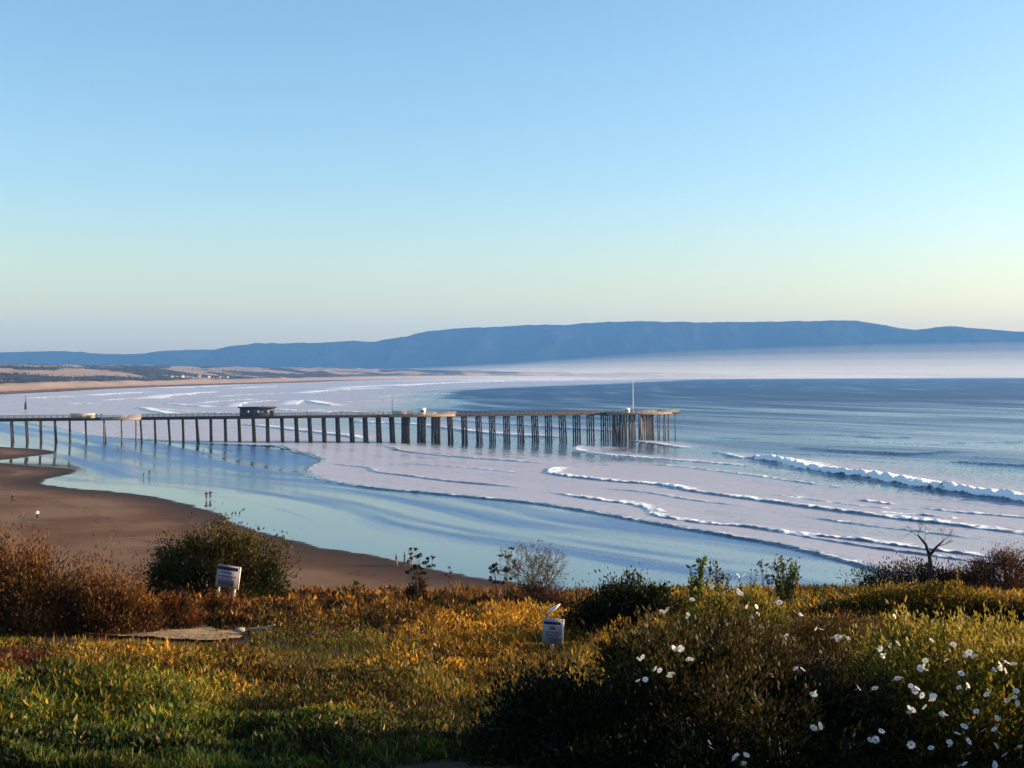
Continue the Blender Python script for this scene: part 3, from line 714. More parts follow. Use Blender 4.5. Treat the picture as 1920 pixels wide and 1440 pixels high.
# far houses on the dunes
WALLC = [solid('cream_stucco', (.5, .40, .30), .9, .1), solid('white_stucco', (.62, .56, .48), .9, .1), solid('sandy_stucco', (.28, .20, .14), .9, .1)]
ROOFC = [solid('brown_tile', (.14, .09, .07), .9, .2), solid('grey_tile', (.13, .13, .14), .9, .2)]
GL = solid('house_glass', (.04, .05, .07), .2, .1)
hs = [(322, 706.5, 22, 9, 'small cream house at the left end of the far dune houses', 0, 0), (343, 706.5, 26, 11, 'white house second in the row of far dune houses', 1, 1),
      (372, 706, 34, 13, 'widest sandy house in the middle of the far dune row', 2, 1), (393, 706.5, 20, 9, 'white house just right of the widest far dune house', 1, 0),
      (411, 707, 22, 8, 'cream house with grey roof second from the right on the far dunes', 0, 1), (428, 707, 18, 8, 'small white house at the right end of the far dune row', 1, 0)]
for px, py, w, hh, lb, wi, ri in hs:
    d = 1950.; x = (px - 960) / F * d; zt = CAMZ + (HORY - py) / F * d; on = np.nonzero((np.abs(960 + F * DUNE[0][:, 0] / DUNE[0][:, 1] - px) < 4) & (HORY - F * (DUNE[1] - CAMZ) / DUNE[0][:, 1] <= py + 1.5))[0]
    jn = on[np.argmin(DUNE[0][on, 1])]; x, d, zt = *DUNE[0][jn], float(DUNE[1][jn])
    w *= .42; hh *= .55; o = empty('dune_house', (x, d, zt), .1); tag(o, lb, 'house', 'houses on the far dunes')
    mb = MB(); mb.box((0, 0, hh * .33 - 4), (w, 14, hh * .66 + 8)); mb.build('wall', WALLC[wi], o)
    a, b_, c_ = w / 2 + .8, 7.8, hh * .66
    mb = MB(); mb.add([(-a, -b_, c_ + .02), (a, -b_, c_ + .02), (a, b_, c_ + .02), (-a, b_, c_ + .02), (-a * .8, 0, hh), (a * .8, 0, hh)], [[0, 1, 5, 4], [2, 3, 4, 5], [3, 2, 1, 0]], [[1, 2, 5], [3, 0, 4]]); mb.build('roof', ROOFC[ri], o)
    for k in range(3):
        mb = MB(); mb.box((-w * .3 + k * w * .3, -7.05, hh * .4), (w * .14, .2, hh * .22)); mb.build('window', GL, o)

# ---------------------------------------------------------------- bluff terrain
GP = np.array([(-30, -1.75), (0, -1.8), (5, -2.05), (8, -2.62), (10, -3.08), (14, -3.72), (20, -4.62), (25, -5.24), (30, -5.72), (34, -6.08), (35.5, -6.5), (40, -9.0), (75, -23.8), (95, -24.5)])
def ground(x, y):
    x = np.asarray(x, float); y = np.asarray(y, float)
    g = np.interp(y, GP[:, 0], GP[:, 1])
    px = 960 + F * x / np.maximum(y, 4)
    near = sstep(36, 31, y)
    rt = sstep(1000, 1450, px) * sstep(14, 24, y) * sstep(37, 31, y)
    g = g + rt * .35
    g = g + near * ((fbm(x / 3.2, y / 3.2, 111, 4) - .5) * .35 + (fbm(x / .7, y / .7, 113, 3) - .5) * .10)
    return CAMZ + g
xs = np.concatenate([np.arange(-70, -16, 1.5), np.arange(-16, 16.01, .16), np.arange(17, 71, 1.5)]); ys = np.concatenate([np.arange(-28, 5, 1.0), np.arange(5, 37, .16), np.arange(37.5, 96, 1.0)])
X, Y = np.meshgrid(xs, ys); nr, nc = len(ys), len(xs)
i = (np.arange(nr - 1)[:, None] * nc + np.arange(nc - 1)[None]).ravel(); Q = np.stack([i, i + 1, i + nc + 1, i + nc], 1)
gm, nt, nd, lk = new_mat('bluff_soil')
a = noise_n(nt, 1.3, 6, .65); b = noise_n(nt, 14, 5, .7)
c = mix_c(nt, map_r(nt, a, .38, .62), (.022, .014, .008), (.04, .024, .012)); c = mix_c(nt, map_r(nt, b, .4, .7), c, (.06, .038, .02))
p = nd.new('ShaderNodeBsdfPrincipled'); p.inputs['Roughness'].default_value = .95; p.inputs['Specular IOR Level'].default_value = .1; lk.new(c, p.inputs['Base Color'])
bb = nd.new('ShaderNodeBump'); bb.inputs['Distance'].default_value = .05; lk.new(b, bb.inputs['Height']); lk.new(bb.outputs[0], p.inputs['Normal'])
o = nd.new('ShaderNodeOutputMaterial'); lk.new(p.outputs[0], o.inputs[0])
bl_ = mesh_obj('bluff_ground', np.column_stack([X.ravel(), Y.ravel(), ground(X, Y).ravel()]), Q, mat=gm, smooth=True); tag(bl_, kind='structure')

def ray_ground(px, py):
    """where the sight line of a photo pixel meets the bluff"""
    ds = np.arange(5, 36, .02); x = (px - 960) / F * ds
    yy = HORY - F * (ground(x, ds) - CAMZ) / ds
    k = np.argmax(yy <= py) if (yy <= py).any() else len(ds) - 1
    return x[k], ds[k]
def gpos(px, d):
    x = (px - 960) / F * d; return np.array([x, d, float(ground(x, d))])

# bare sandy path
PATH = np.array([ray_ground(*q) for q in [(88, 1164), (180, 1158), (260, 1162), (330, 1166), (400, 1180), (455, 1195), (420, 1203), (330, 1203), (240, 1197), (140, 1188)]])
PATHS = smooth_line(np.vstack([PATH, PATH[:1]]), 4)
lo, hi = PATHS.min(0) - .2, PATHS.max(0) + .2
gx, gy = np.meshgrid(np.arange(lo[0], hi[0], .09), np.arange(lo[1], hi[1], .09)); nr, nc = gx.shape
PP = np.stack([gx.ravel(), gy.ravel()], 1)
i = (np.arange(nr - 1)[:, None] * nc + np.arange(nc - 1)[None]).ravel(); Q = np.stack([i, i + 1, i + nc + 1, i + nc], 1)
dsd, _, _, _ = poly_dist(PP, PATHS); ins = in_poly(PP, PATHS) | (dsd < .1 * fbm(PP[:, 0] * 3, PP[:, 1] * 3, 7, 2))
Q = Q[ins[Q].all(1)]
pm = solid('bare_sandy_soil', (.33, .20, .095), .95, .3, 5, bump=.6)
pth = mesh_obj('path', np.column_stack([PP, ground(PP[:, 0], PP[:, 1]) + .05]), Q, mat=pm, smooth=True); tag(pth, kind='structure')

# ---------------------------------------------------------------- vegetation tools
def leaves(C, size, up=.3, aspect=2.6, rng=RNG, ndir=None):
    """one folded leaf (quad) per centre; size array; up: how upright"""
    n = len(C); d = rng.normal(size=(n, 3)); d[:, 2] = np.abs(d[:, 2]) * .6 + up * 2.2
    if ndir is not None: d = d * .55 + ndir
    d /= np.linalg.norm(d, axis=1)[:, None]
    w = np.cross(d, rng.normal(size=(n, 3))); w /= np.linalg.norm(w, axis=1)[:, None] + 1e-9
    s = size[:, None]; h = d * s; ww = w * s / aspect
    V = np.stack([C, C + h * .5 + ww * .5, C + h, C + h * .5 - ww * .5], 1).reshape(-1, 3)
    Q = np.arange(n * 4).reshape(n, 4)
    return V, Q
def tints(n, pal, wts, rng=RNG, var=.28):
    pal = np.asarray(pal, float) * np.array([1, .92, .75]); k = rng.choice(len(pal), n, p=np.asarray(wts) / np.sum(wts))
    return np.clip(pal[k] * rng.uniform(1 - var, 1 + var, (n, 1)) * rng.uniform(.9, 1.1, (n, 3)), 0, 1)
def rep(c): return np.repeat(c, 4, axis=0)
GREEN, DKGREEN, YELLOW, GOLD, RUST, RED, BROWN, STRAW, OLIVE, LIME = (.062, .088, .009), (.014, .024, .006), (.34, .22, .018), (.42, .20, .014), (.16, .058, .011), (.075, .016, .010), (.05, .024, .010), (.26, .17, .06), (.055, .046, .008), (.10, .14, .014)

def clump_points(n, r, nclump, rng=RNG, spread=.22, shell=.62, flat=0.0):
    """leaf positions in an irregular ellipsoidal crown (unit radii r), gathered in clumps"""
    c = rng.normal(size=(nclump, 3)); c /= np.linalg.norm(c, axis=1)[:, None]; c[:, 2] = np.abs(c[:, 2])
    c *= (shell + (1 - shell) * rng.random((nclump, 1))) * rng.uniform(.80, 1.10, (nclump, 1))
    sz = rng.uniform(.6, 1.4, nclump)
    k = rng.integers(0, nclump, n)
    p = c[k] + rng.normal(size=(n, 3)) * spread * sz[k][:, None]
    p[:, 2] = np.abs(p[:, 2])
    return p * np.asarray(r), c * np.asarray(r), k

def shrub(name, label, cat, px, d, w, hgt, depth, n, size, pal, wts, nclump=60, up=.25, aspect=2.4, spread=.17, stems=26, stem_mat=None, group=None, sink=.1, lean=(0, 0), stemr=.02, top_pal=None, shell=.62, tips=0, shoots=0):
    base = gpos(px, d); o = empty(name, base); tag(o, label, cat, group)
    p, c, k = clump_points(n, (w / 2, depth / 2, hgt), nclump, spread=spread, shell=shell)
    p[:, 0] += lean[0] * p[:, 2]; c[:, 0] += lean[0] * c[:, 2]
    gz = ground(p[:, 0] + base[0], p[:, 1] + base[1]) - base[2]
    p[:, 2] = np.maximum(p[:, 2] - sink, gz)
    nd_ = p / np.array([w / 2, depth / 2, hgt]); nd_ /= np.linalg.norm(nd_, axis=1)[:, None] + 1e-6
    if shoots:
        js = RNG.integers(0, len(c), shoots); L_ = RNG.uniform(.12, .30, shoots) * (.6 + .4 * hgt); tt = np.linspace(0, 1, 16)
        dr_ = c[js] / np.array([w / 2, depth / 2, hgt]) * .7 + np.array([0, 0, .8]) + RNG.normal(size=(shoots, 3)) * .3; dr_ /= np.linalg.norm(dr_, axis=1)[:, None]
        sp_ = c[js] * .97 + RNG.normal(size=(shoots, 3)) * spread * .5 * np.array([w / 2, depth / 2, hgt])
        pts = (sp_[:, None, :] + dr_[:, None, :] * (L_[:, None] * tt[None])[..., None]).reshape(-1, 3) + RNG.normal(size=(shoots * 16, 3)) * size * .18
        pts[:, 2] = np.maximum(pts[:, 2] - sink, 0)
        p = np.vstack([p, pts]); k = np.concatenate([k, np.repeat(js, 16)]); nd_ = np.vstack([nd_, np.repeat(dr_, 16, 0)]); n = len(p)
    V, Q = leaves(p, size * RNG.uniform(.6, 1.4, n), up, aspect, ndir=nd_ * .8)
    ct = tints(len(c), pal, wts, var=.2)[k] * RNG.uniform(.7, 1.3, (n, 1))
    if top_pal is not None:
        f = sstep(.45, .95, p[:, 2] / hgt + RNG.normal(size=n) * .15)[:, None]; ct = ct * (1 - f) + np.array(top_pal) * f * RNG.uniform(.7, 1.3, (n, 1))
    mesh_obj('foliage', V, Q, mat=LEAF, parent=o, col=rep(ct))
    mb = MB()
    for j in range(min(stems, len(c))):
        e = c[j] * RNG.uniform(.85, 1.02 + tips); m_ = e * .5 + np.array([0, 0, .12 * hgt]) + RNG.normal(size=3) * .04
        mb.tube([np.array([RNG.normal() * .08, RNG.normal() * .08, -sink]), m_, e], [stemr * 1.3, stemr, stemr * .4], 4, cap=False)
    if stems: mb.build('stem', stem_mat or BARK, o)
    return o

# ground cover: fleshy fingers, turning gold and red, and grass. One mass nobody could count.
ZON = [  # photo x, y, rx, ry, palette weights (green, dkgreen, yellow, gold, rust, red, brown, straw), height, density
 (60, 1200, 170, 40, (4, 1, 3, 1, .5, 0, 1, 1), .11), (330, 1250, 260, 45, (.8, .3, 3, 3.4, 3, .4, 2, 1), .11), (60, 1265, 120, 38, (0, 0, .3, .3, 2, 4, 3, .3), .10),
 (450, 1225, 190, 26, (6, 2, 1.2, .3, 0, 0, .6, .2), .07), (620, 1250, 160, 24, (6, 2, 2, .4, 0, 0, .4, .2), .08), (600, 1190, 140, 22, (1, 2, 1, 1, 2, .3, 3, .6), .09),
 (850, 1185, 150, 30, (.8, .5, 2, 3, 3.5, .3, 2.5, 1), .11), (1010, 1240, 190, 70, (.4, .2, 4, 7, 2, .2, 1, 1), .12), (830, 1275, 130, 26, (.5, .2, 4, 7, 2, .1, .6, 1.5), .14),
 (620, 1310, 260, 40, (2, 1.5, 1.4, 1, 2.2, .3, 3, .4), .10), (220, 1355, 290, 48, (8, 3, 3.5, .3, 0, 0, .2, .3), .14), (40, 1420, 200, 40, (6, 5, 1, .1, .2, 0, .5, .2), .14),
 (520, 1400, 300, 50, (5, 5, .4, .1, .3, 0, .8, .1), .10), (880, 1370, 220, 70, (3, 3, 1, .6, 1, .2, 2, .3), .11), (640, 1110, 330, 30, (0, .1, .5, 1.6, 6, .4, 2.2, 2.2), .22),
 (450, 1130, 160, 30, (.2, .2, 1, 2, 6, .5, 2, 1), .2), (900, 1140, 160, 24, (.3, .6, .8, 1, 3, .3, 3.5, 1), .2), (1150, 1170, 120, 25, (2, 1.5, 2, 3, .6, 0, .8, 1.2), .14),
 (1400, 1150, 300, 60, (3, 2, 3, 2, .6, 0, .8, .6), .12), (1750, 1110, 260, 40, (2, 1.5, 3, 3, .6, 0, .8, .6), .12), (1500, 1350, 500, 130, (3, 3, 2, 1, .6, 0, 1, .4), .12)]
PAL8 = np.array([GREEN, DKGREEN, YELLOW, GOLD, RUST, RED, BROWN, STRAW]); PAL8[2:] *= np.array([1.0, .90, .68])
n = 520000
d = 1 / RNG.uniform(1 / 36.2, 1 / 7.2, n) ** 1.0
d = np.where(RNG.random(n) < .45, RNG.uniform(8, 36, n), d)
px = RNG.uniform(-140, 2060, n); x = (px - 960) / F * d
hole = in_poly(np.stack([x, d], 1), PATHS) & (RNG.random(n) > .06)
clp = fbm(x / .45, d / .45, 121, 3)
dpath2 = np.full(len(x), 9.)
for off in (.3, .9, 1.5, 2.1, 2.7):
    PXD = np.stack([x, d + off], 1); dpath2 = np.minimum(dpath2, poly_dist(PXD, PATHS)[0] * ~in_poly(PXD, PATHS))
dpath = np.full(len(x), 9.)
for off in (.25, .7, 1.2):
    PXD = np.stack([x, d + off], 1); dpath = np.minimum(dpath, poly_dist(PXD, PATHS)[0] * ~in_poly(PXD, PATHS))
keepg = (~hole) & ((d > 8.2 + 1.2 * sstep(250, 800, px + 300 * (clp - .5)))) & (RNG.random(n) < sstep(.30, .52, clp) * .9 + .12)
x, d, px, clp, dpath, dpath2 = x[keepg], d[keepg], px[keepg], clp[keepg], dpath[keepg], dpath2[keepg]; n = len(x)
g = ground(x, d); py = HORY - F * (g - CAMZ) / d
Wt = np.zeros((n, 8)); hh = np.zeros(n); ws = np.full(n, 1e-4)
jx, jy = (fbm(x / .9, d / .9, 131, 3) - .5) * 200, (fbm(x / .9, d / .9, 133, 3) - .5) * 60
for zx, zy, rx, ry, w8, hv in ZON:
    wgt = np.exp(-((px + jx - zx) / rx) ** 2 - ((py + jy - zy) / ry) ** 2) + 1e-5
    w8 = np.array(w8, float); Wt += wgt[:, None] * (w8 / w8.sum()); hh += wgt * hv; ws += wgt
Wt = (Wt / Wt.sum(1)[:, None]) ** 1.5; Wt /= Wt.sum(1)[:, None]; hh /= ws; hh = np.clip(hh, .07, .25)
cum = np.cumsum(Wt, 1); pick = (RNG.random(n)[:, None] > cum).sum(1).clip(0, 7)
tint = (.7 * PAL8[pick] + .3 * (Wt @ PAL8)) * RNG.uniform(.6, 1.4, (n, 1)) * RNG.uniform(.92, 1.08, (n, 3)) * (.65 + .7 * clp[:, None]) * (.5 + 1.15 * sstep(.3, .7, fbm(x / 1.7, d / 1.1, 127, 4)))[:, None]
tip = RNG.random(n) < .03; tint[tip] = np.array(STRAW) * RNG.uniform(.9, 1.5, (tip.sum(), 1))
sig = np.ones(len(x))
for sx_, sd_ in ((425, 30.8), (1033, 22.5)):
    q = (sx_ - 960) / F * sd_; sig = np.minimum(sig, sstep(.35, .9, np.hypot((x - q), (d - sd_ + .9) / 2.2)))
hump = fbm(x / 1.3, d / .8, 123, 3) * sstep(.1, .8, dpath2); mound = .16 * sstep(.2, .8, dpath2) * sstep(.35, .7, clp) * hh / .12 + 1.25 * np.clip(hump - .42, 0, 1) * sstep(10, 14, d) * (1 - .8 * sstep(26, 31, d)) * sig
C = np.column_stack([x, d, g - .02 + mound * RNG.random(n) ** .5])
spc = fbm(x / 2.2, d / 1.3, 151, 3); sz_ = hh * RNG.uniform(.4, 1.15, n) * (.45 + .55 * sig) * (.3 + .7 * sstep(0, .6, dpath)) * (.45 + .02 * d) * (.65 + .9 * fbm(x / .6, d / .5, 153, 2))
gr = (spc + .5 * (Wt[:, 0] - .3) + RNG.normal(size=n) * .04) > .53
V1, Q1 = leaves(C[~gr], sz_[~gr], .45, 3.0); V2, Q2 = leaves(C[gr], sz_[gr] * 1.25, .8, 10)
V = np.vstack([V1, V2]); Q = np.vstack([Q1, Q2 + len(V1)]); tint = np.vstack([tint[~gr], tint[gr] * 1.1])
gc = mesh_obj('ground_cover', V, Q, mat=LEAF, col=rep(tint)); tag(gc, kind='stuff')
# tall dry grass along the bluff edge
n = 26000
px = np.concatenate([RNG.uniform(290, 960, n // 2), RNG.uniform(-100, 2000, n // 2)]); d = RNG.uniform(27.5, 35.6, n)
x = (px - 960) / F * d; cl = fbm(x / .5, d / .5, 141, 3); kk = RNG.random(n) < sstep(.35, .62, cl); x, d = x[kk], d[kk]; n = len(x)
C = np.column_stack([x, d, ground(x, d) - .02])
V, Q = leaves(C, RNG.uniform(.10, .36, n) * (.5 + cl[kk]), 1.1, 12)
n2 = 5200; d2 = 1 / RNG.uniform(1 / 30, 1 / 13., n2); x2 = (RNG.uniform(-60, 1350, n2) - 960) / F * d2
k2 = fbm(x2 / .8, d2 / .8, 143, 3) > .46; x2, d2 = x2[k2], d2[k2]
V2, Q2 = leaves(np.column_stack([x2, d2, ground(x2, d2)]), RNG.uniform(.10, .26, len(x2)), 1.3, 26); Q2 = Q2 + len(V); V = np.vstack([V, V2]); Q = np.vstack([Q, Q2]); n += len(x2)
dg = mesh_obj('dry_grass', V, Q, mat=LEAF, col=rep(tints(n, [RUST, STRAW, BROWN, GOLD], [5, 2.2, 3, 1.5]))); tag(dg, kind='stuff')

# ---------------------------------------------------------------- shrubs, each a thing
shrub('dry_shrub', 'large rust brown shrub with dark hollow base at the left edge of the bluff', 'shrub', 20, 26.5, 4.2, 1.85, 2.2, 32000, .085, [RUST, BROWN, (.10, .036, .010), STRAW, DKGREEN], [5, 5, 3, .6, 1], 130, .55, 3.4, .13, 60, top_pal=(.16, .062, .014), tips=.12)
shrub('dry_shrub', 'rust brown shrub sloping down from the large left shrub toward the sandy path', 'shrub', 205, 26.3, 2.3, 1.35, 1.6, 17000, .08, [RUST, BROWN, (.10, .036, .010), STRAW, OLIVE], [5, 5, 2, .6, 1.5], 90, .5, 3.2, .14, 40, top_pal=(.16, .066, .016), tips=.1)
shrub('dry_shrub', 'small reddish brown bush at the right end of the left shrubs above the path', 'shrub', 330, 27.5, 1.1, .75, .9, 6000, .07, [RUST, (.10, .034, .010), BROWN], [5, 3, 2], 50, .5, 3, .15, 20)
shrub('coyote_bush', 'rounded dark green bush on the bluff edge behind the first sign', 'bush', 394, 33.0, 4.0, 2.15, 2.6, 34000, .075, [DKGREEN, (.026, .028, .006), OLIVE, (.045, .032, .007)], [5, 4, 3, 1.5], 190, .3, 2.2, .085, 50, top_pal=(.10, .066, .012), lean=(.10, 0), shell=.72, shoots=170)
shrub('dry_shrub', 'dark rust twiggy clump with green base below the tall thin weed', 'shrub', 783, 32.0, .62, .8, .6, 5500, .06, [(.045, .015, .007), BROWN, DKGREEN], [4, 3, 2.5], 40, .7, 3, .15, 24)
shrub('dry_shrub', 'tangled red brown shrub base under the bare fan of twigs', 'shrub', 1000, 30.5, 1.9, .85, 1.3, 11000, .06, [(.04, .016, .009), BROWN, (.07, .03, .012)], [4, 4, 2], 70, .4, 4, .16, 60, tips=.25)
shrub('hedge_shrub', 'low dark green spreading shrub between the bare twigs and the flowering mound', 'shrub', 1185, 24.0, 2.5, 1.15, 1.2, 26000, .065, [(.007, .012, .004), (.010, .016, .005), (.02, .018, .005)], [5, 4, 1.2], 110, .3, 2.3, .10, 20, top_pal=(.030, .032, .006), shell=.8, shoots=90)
shrub('hedge_shrub', 'long dark shrub row with gold sunlight tinted on its top under the brown rounded bush', 'shrub', 1760, 22.0, 5.4, .98, 1.1, 40000, .06, [(.008, .012, .004), (.02, .016, .004), (.011, .015, .005)], [4, 1.5, 4], 190, .35, 2.4, .085, 20, top_pal=(.24, .145, .015), shell=.85, shoots=120)  # gold top and near-black sides put sun and shade into leaf colour
shrub('hedge_shrub', 'dark low bank of brush under the small bare tree', 'shrub', 1715, 32.5, 3.4, .86, 1.6, 12000, .07, [(.022, .013, .006), BROWN, DKGREEN], [4, 3, 3], 90, .35, 2.6, .14, 20)
shrub('dry_shrub', 'rounded hazy brown bush at the right edge beside the small bare tree', 'shrub', 1890, 31.5, 3.0, 1.3, 2.0, 26000, .055, [(.075, .028, .012), (.055, .022, .01), (.09, .038, .015)], [4, 4, 2], 170, .5, 4, .1, 60, tips=.05)
shrub('dry_shrub', 'smooth olive brown dome shaped shrub behind the white daisies', 'shrub', 1570, 16.5, 2.1, .98, 1.5, 26000, .045, [(.075, .04, .007), (.06, .028, .008), (.085, .048, .009)], [4, 4, 2], 240, .6, 4.5, .07, 40, stemr=.012, shell=.85)
shrub('dry_shrub', 'small tuft of rust stems hiding the foot of the tilted white sign', 'shrub', 425, 29.9, 1.25, .62, .7, 5200, .075, [RUST, (.16, .066, .016), BROWN, STRAW], [4, 3, 2, .8], 50, .9, 4.5, .15, 14, shoots=40)
# upright leafy sprigs
def sprig(name, label, px, d, hgt, w, nst, pal, wts, nl=60, size=.08, leafy=.45, lab_cat='shrub', mat=BARK, r=.011, group=None, top_only=0.0, curve=.25):
    base = gpos(px, d); o = empty(name, base); tag(o, label, lab_cat, group)
    mb = MB(); cs = []
    for j in range(nst):
        a = RNG.uniform(0, 2 * math.pi); hh_ = hgt * RNG.uniform(.55, 1.0); rr = w / 2 * math.sqrt(RNG.random())
        e = np.array([math.cos(a) * rr, math.sin(a) * rr, hh_]); b0 = np.array([e[0] * .25, e[1] * .25, -.06])
        mid = (b0 + e) / 2 + np.array([RNG.normal() * .03, RNG.normal() * .03, hh_ * curve * .4])
        mid[0] *= .75
        mb.tube([b0, mid, e], [r, r * .8, r * .4], 4, cap=False)
        t = leafy + (1 - leafy) * RNG.random(nl) if not top_only else np.where(RNG.random(nl) < .5, 1 - top_only * RNG.random(nl), .35 + .6 * RNG.random(nl))
        q = ((1 - t) ** 2)[:, None] * b0 + (2 * t * (1 - t))[:, None] * mid + (t ** 2)[:, None] * e
        cs.append(q + RNG.normal(size=q.shape) * .025)
    mb.build('stem', mat, o)
    c = np.concatenate(cs); V, Q = leaves(c, size * RNG.uniform(.6, 1.3, len(c)), .35, 2.2)
    mesh_obj('foliage', V, Q, mat=LEAF, parent=o, col=rep(tints(len(c), pal, wts)))
    return o
sprig('leafy_shrub', 'tall upright bright green sprig standing above the daisies', 1305, 22.5, 1.6, .34, 8, [LIME, GREEN], [3, 2], 45, .10)
sprig('leafy_shrub', 'olive bush with bare lower stems right of the tall green sprig', 1345, 22.8, 1.4, .5, 13, [OLIVE, (.08, .06, .016), BROWN], [3, 2, 1], 40, .07, .6)
sprig('leafy_shrub', 'small round bright green bush against the blue wet sand', 1475, 26.0, 1.2, .6, 20, [GREEN, LIME, DKGREEN], [3, 2, 1], 50, .08, .3)
sprig('leafy_shrub', 'dark upright sprigs between the green bush and the tall sprig', 1400, 25.0, 1.15, .5, 10, [DKGREEN, OLIVE], [3, 2], 26, .06, .5)
def weed(label, px, d, hgt, w, nst, seed, heads=True, group=None, hs_=.075):
    base = gpos(px, d); o = empty('tall_weed', base); tag(o, label, 'weed', group)
    rng = np.random.default_rng(seed); mb = MB(); hd = []
    for j in range(nst):
        e = np.array([rng.uniform(-w, w) / 2, rng.uniform(-.2, .2), hgt * rng.uniform(.55, 1)])
        b0 = np.array([e[0] * .5, e[1] * .4, -.05]); mid = (b0 + e) / 2 + np.array([-e[0] * .12, 0, .06])
        mb.tube([b0, mid, e], [.007, .006, .004], 4, cap=False); hd.append(e)
        for k in range(rng.integers(0, 3)):
            t = rng.uniform(.45, .85); q = b0 * (1 - t) ** 2 + 2 * t * (1 - t) * mid + t * t * e; e2 = q + np.array([rng.uniform(-.14, .14), rng.uniform(-.1, .1), rng.uniform(.06, .2)])
            mb.tube([q, (q + e2) / 2 + np.array([0, 0, -.02]), e2], [.004, .004, .003], 4, cap=False); hd.append(e2)
    mb.build('stem', BARK, o)
    hd = np.array(hd); c = np.repeat(hd, 26, 0) + rng.normal(size=(len(hd) * 26, 3)) * .018
    V, Q = leaves(c, hs_ * rng.uniform(.5, 1.0, len(c)), .15, 1.6, rng)
    mesh_obj('foliage', V, Q, mat=LEAF, parent=o, col=rep(tints(len(c), [DKGREEN, (.02, .02, .01), OLIVE], [4, 3, 1], rng)))  # leaf quads forming the seed heads and leafy stalk tips
    return o
weed('tall thin weed with round dark seed heads against the pale wet sand', 790, 32.0, 1.5, .62, 12, 3)
weed('thin weed with dark leafy tips left of the bare fan of twigs', 940, 31.3, 1.55, .7, 14, 8)
weed('pair of short brown seed stalks on the grassy bluff edge', 673, 32.5, .62, .3, 4, 5, hs_=.06)
weed('short thin weed between the tall weed and the leafy tips', 850, 33.0, 1.0, .3, 3, 12, hs_=.05)
weed('thin stalks standing in front of the sea right of the small green bush', 1440, 27.0, 1.1, .7, 8, 14, hs_=.05)
# dead fan of twigs
def twig_fan(label, px, d, hgt, w, seed, name='bare_bush', thick=.012, cat='bush', levels=4, mat=DEADWOOD, spread=.55, n0=12):
    base = gpos(px, d); o = empty(name, base); tag(o, label, cat)
    rng = np.random.default_rng(seed); mb = MB(); tips = []
    def grow(p, dr, L, r, lv):
        m_ = p + dr * L * .5 + rng.normal(size=3) * L * .05; e = p + dr * L + rng.normal(size=3) * L * .06
        mb.tube([p, m_, e], [r, r * .85, r * .65], 4, cap=False)
        if lv == 0: tips.append(e); return
        for k in range(rng.integers(2, 4)):
            nd2 = dr + rng.normal(size=3) * np.array([.42, .42, .28]); nd2[2] = max(nd2[2], .15); nd2 /= np.linalg.norm(nd2)
            grow(e, nd2, L * rng.uniform(.55, .8), r * .68, lv - 1)
    for k in range(n0):
        a = -1 + 2 * (k + .5) / n0; dr = np.array([a * spread * w / hgt + rng.normal() * .05, rng.uniform(-.35, .35), 1.0]); dr /= np.linalg.norm(dr)
        grow(np.array([a * .05, 0, -.05]), dr, hgt * rng.uniform(.36, .46), thick, levels - 1)
    mb.build('branch', mat, o); return o, np.array(tips)
o, tp = twig_fan('bare fan shaped bush of pale twigs against the wet sand', 1005, 30.6, 1.6, 1.5, 4, spread=.42, n0=14, levels=4, thick=.015, mat=BARK)
c = np.repeat(tp, 7, 0) + RNG.normal(size=(len(tp) * 7, 3)) * .035
V, Q = leaves(c, .055 * RNG.uniform(.5, 1.2, len(c)), .4, 3); mesh_obj('foliage', V, Q, mat=LEAF, parent=o, col=rep(tints(len(c), [(.10, .07, .045), (.07, .055, .03)], [1, 1])))
# small bare tree: forked trunk
base = gpos(1746, 31.5); o = empty('bare_tree', base); tag(o, 'small bare forked dark tree standing against the surf', 'tree')
mb = MB(); K = 31.5 / F
def q_(dx, dy, y=0): return np.array([dx * K, y, (dy * .8 + 36) * K])
mb.tube([q_(2, -110), q_(-1, 25), q_(-4, 52)], [.075, .055, .045], 7)
mb.tube([q_(-4, 50), q_(-9, 72, .05), q_(-22, 92, .1)], [.045, .035, .02], 6); mb.tube([q_(-3, 46), q_(8, 66, -.05), q_(20, 82, -.1)], [.04, .03, .016], 6)
mb.build('trunk', solid('dark_bark', (.035, .028, .025), .9, .3, 10), o, smooth=True)
mb = MB(); rng = np.random.default_rng(6)
def tw(p, dr, L, r, lv):
    e = p + dr * L; mb.tube([p, (p + e) / 2 + rng.normal(size=3) * L * .08, e], [r, r * .8, r * .5], 4, cap=False)
    if lv:
        for k in range(3):
            n_ = dr + rng.normal(size=3) * .55; n_ /= np.linalg.norm(n_); tw(e, n_, L * .65, r * .6, lv - 1)
for p0, dr in ((q_(-22, 92, .1), (-.8, 0, .5)), (q_(-12, 78, .05), (.25, .2, 1)), (q_(20, 82, -.1), (.8, 0, .6)), (q_(12, 70, -.05), (.9, -.2, .25)), (q_(-22, 92, .1), (.2, -.3, 1)), (q_(20, 82, -.1), (.1, .3, 1))):
    dr = np.array(dr); tw(p0, dr / np.linalg.norm(dr), .17, .011, 3)
mb.build('crown', DEADWOOD, o)
mb = MB()
for sx, L in ((-58, 20), (-75, 14)):
    mb.tube([q_(-6, -60), q_(sx * .6, 16), q_(sx, 28 + L * .3)], [.03, .02, .01], 5)
mb.build('side_branch', solid('pale_dead_bark', (.22, .15, .12), .9, .3, 10), o)

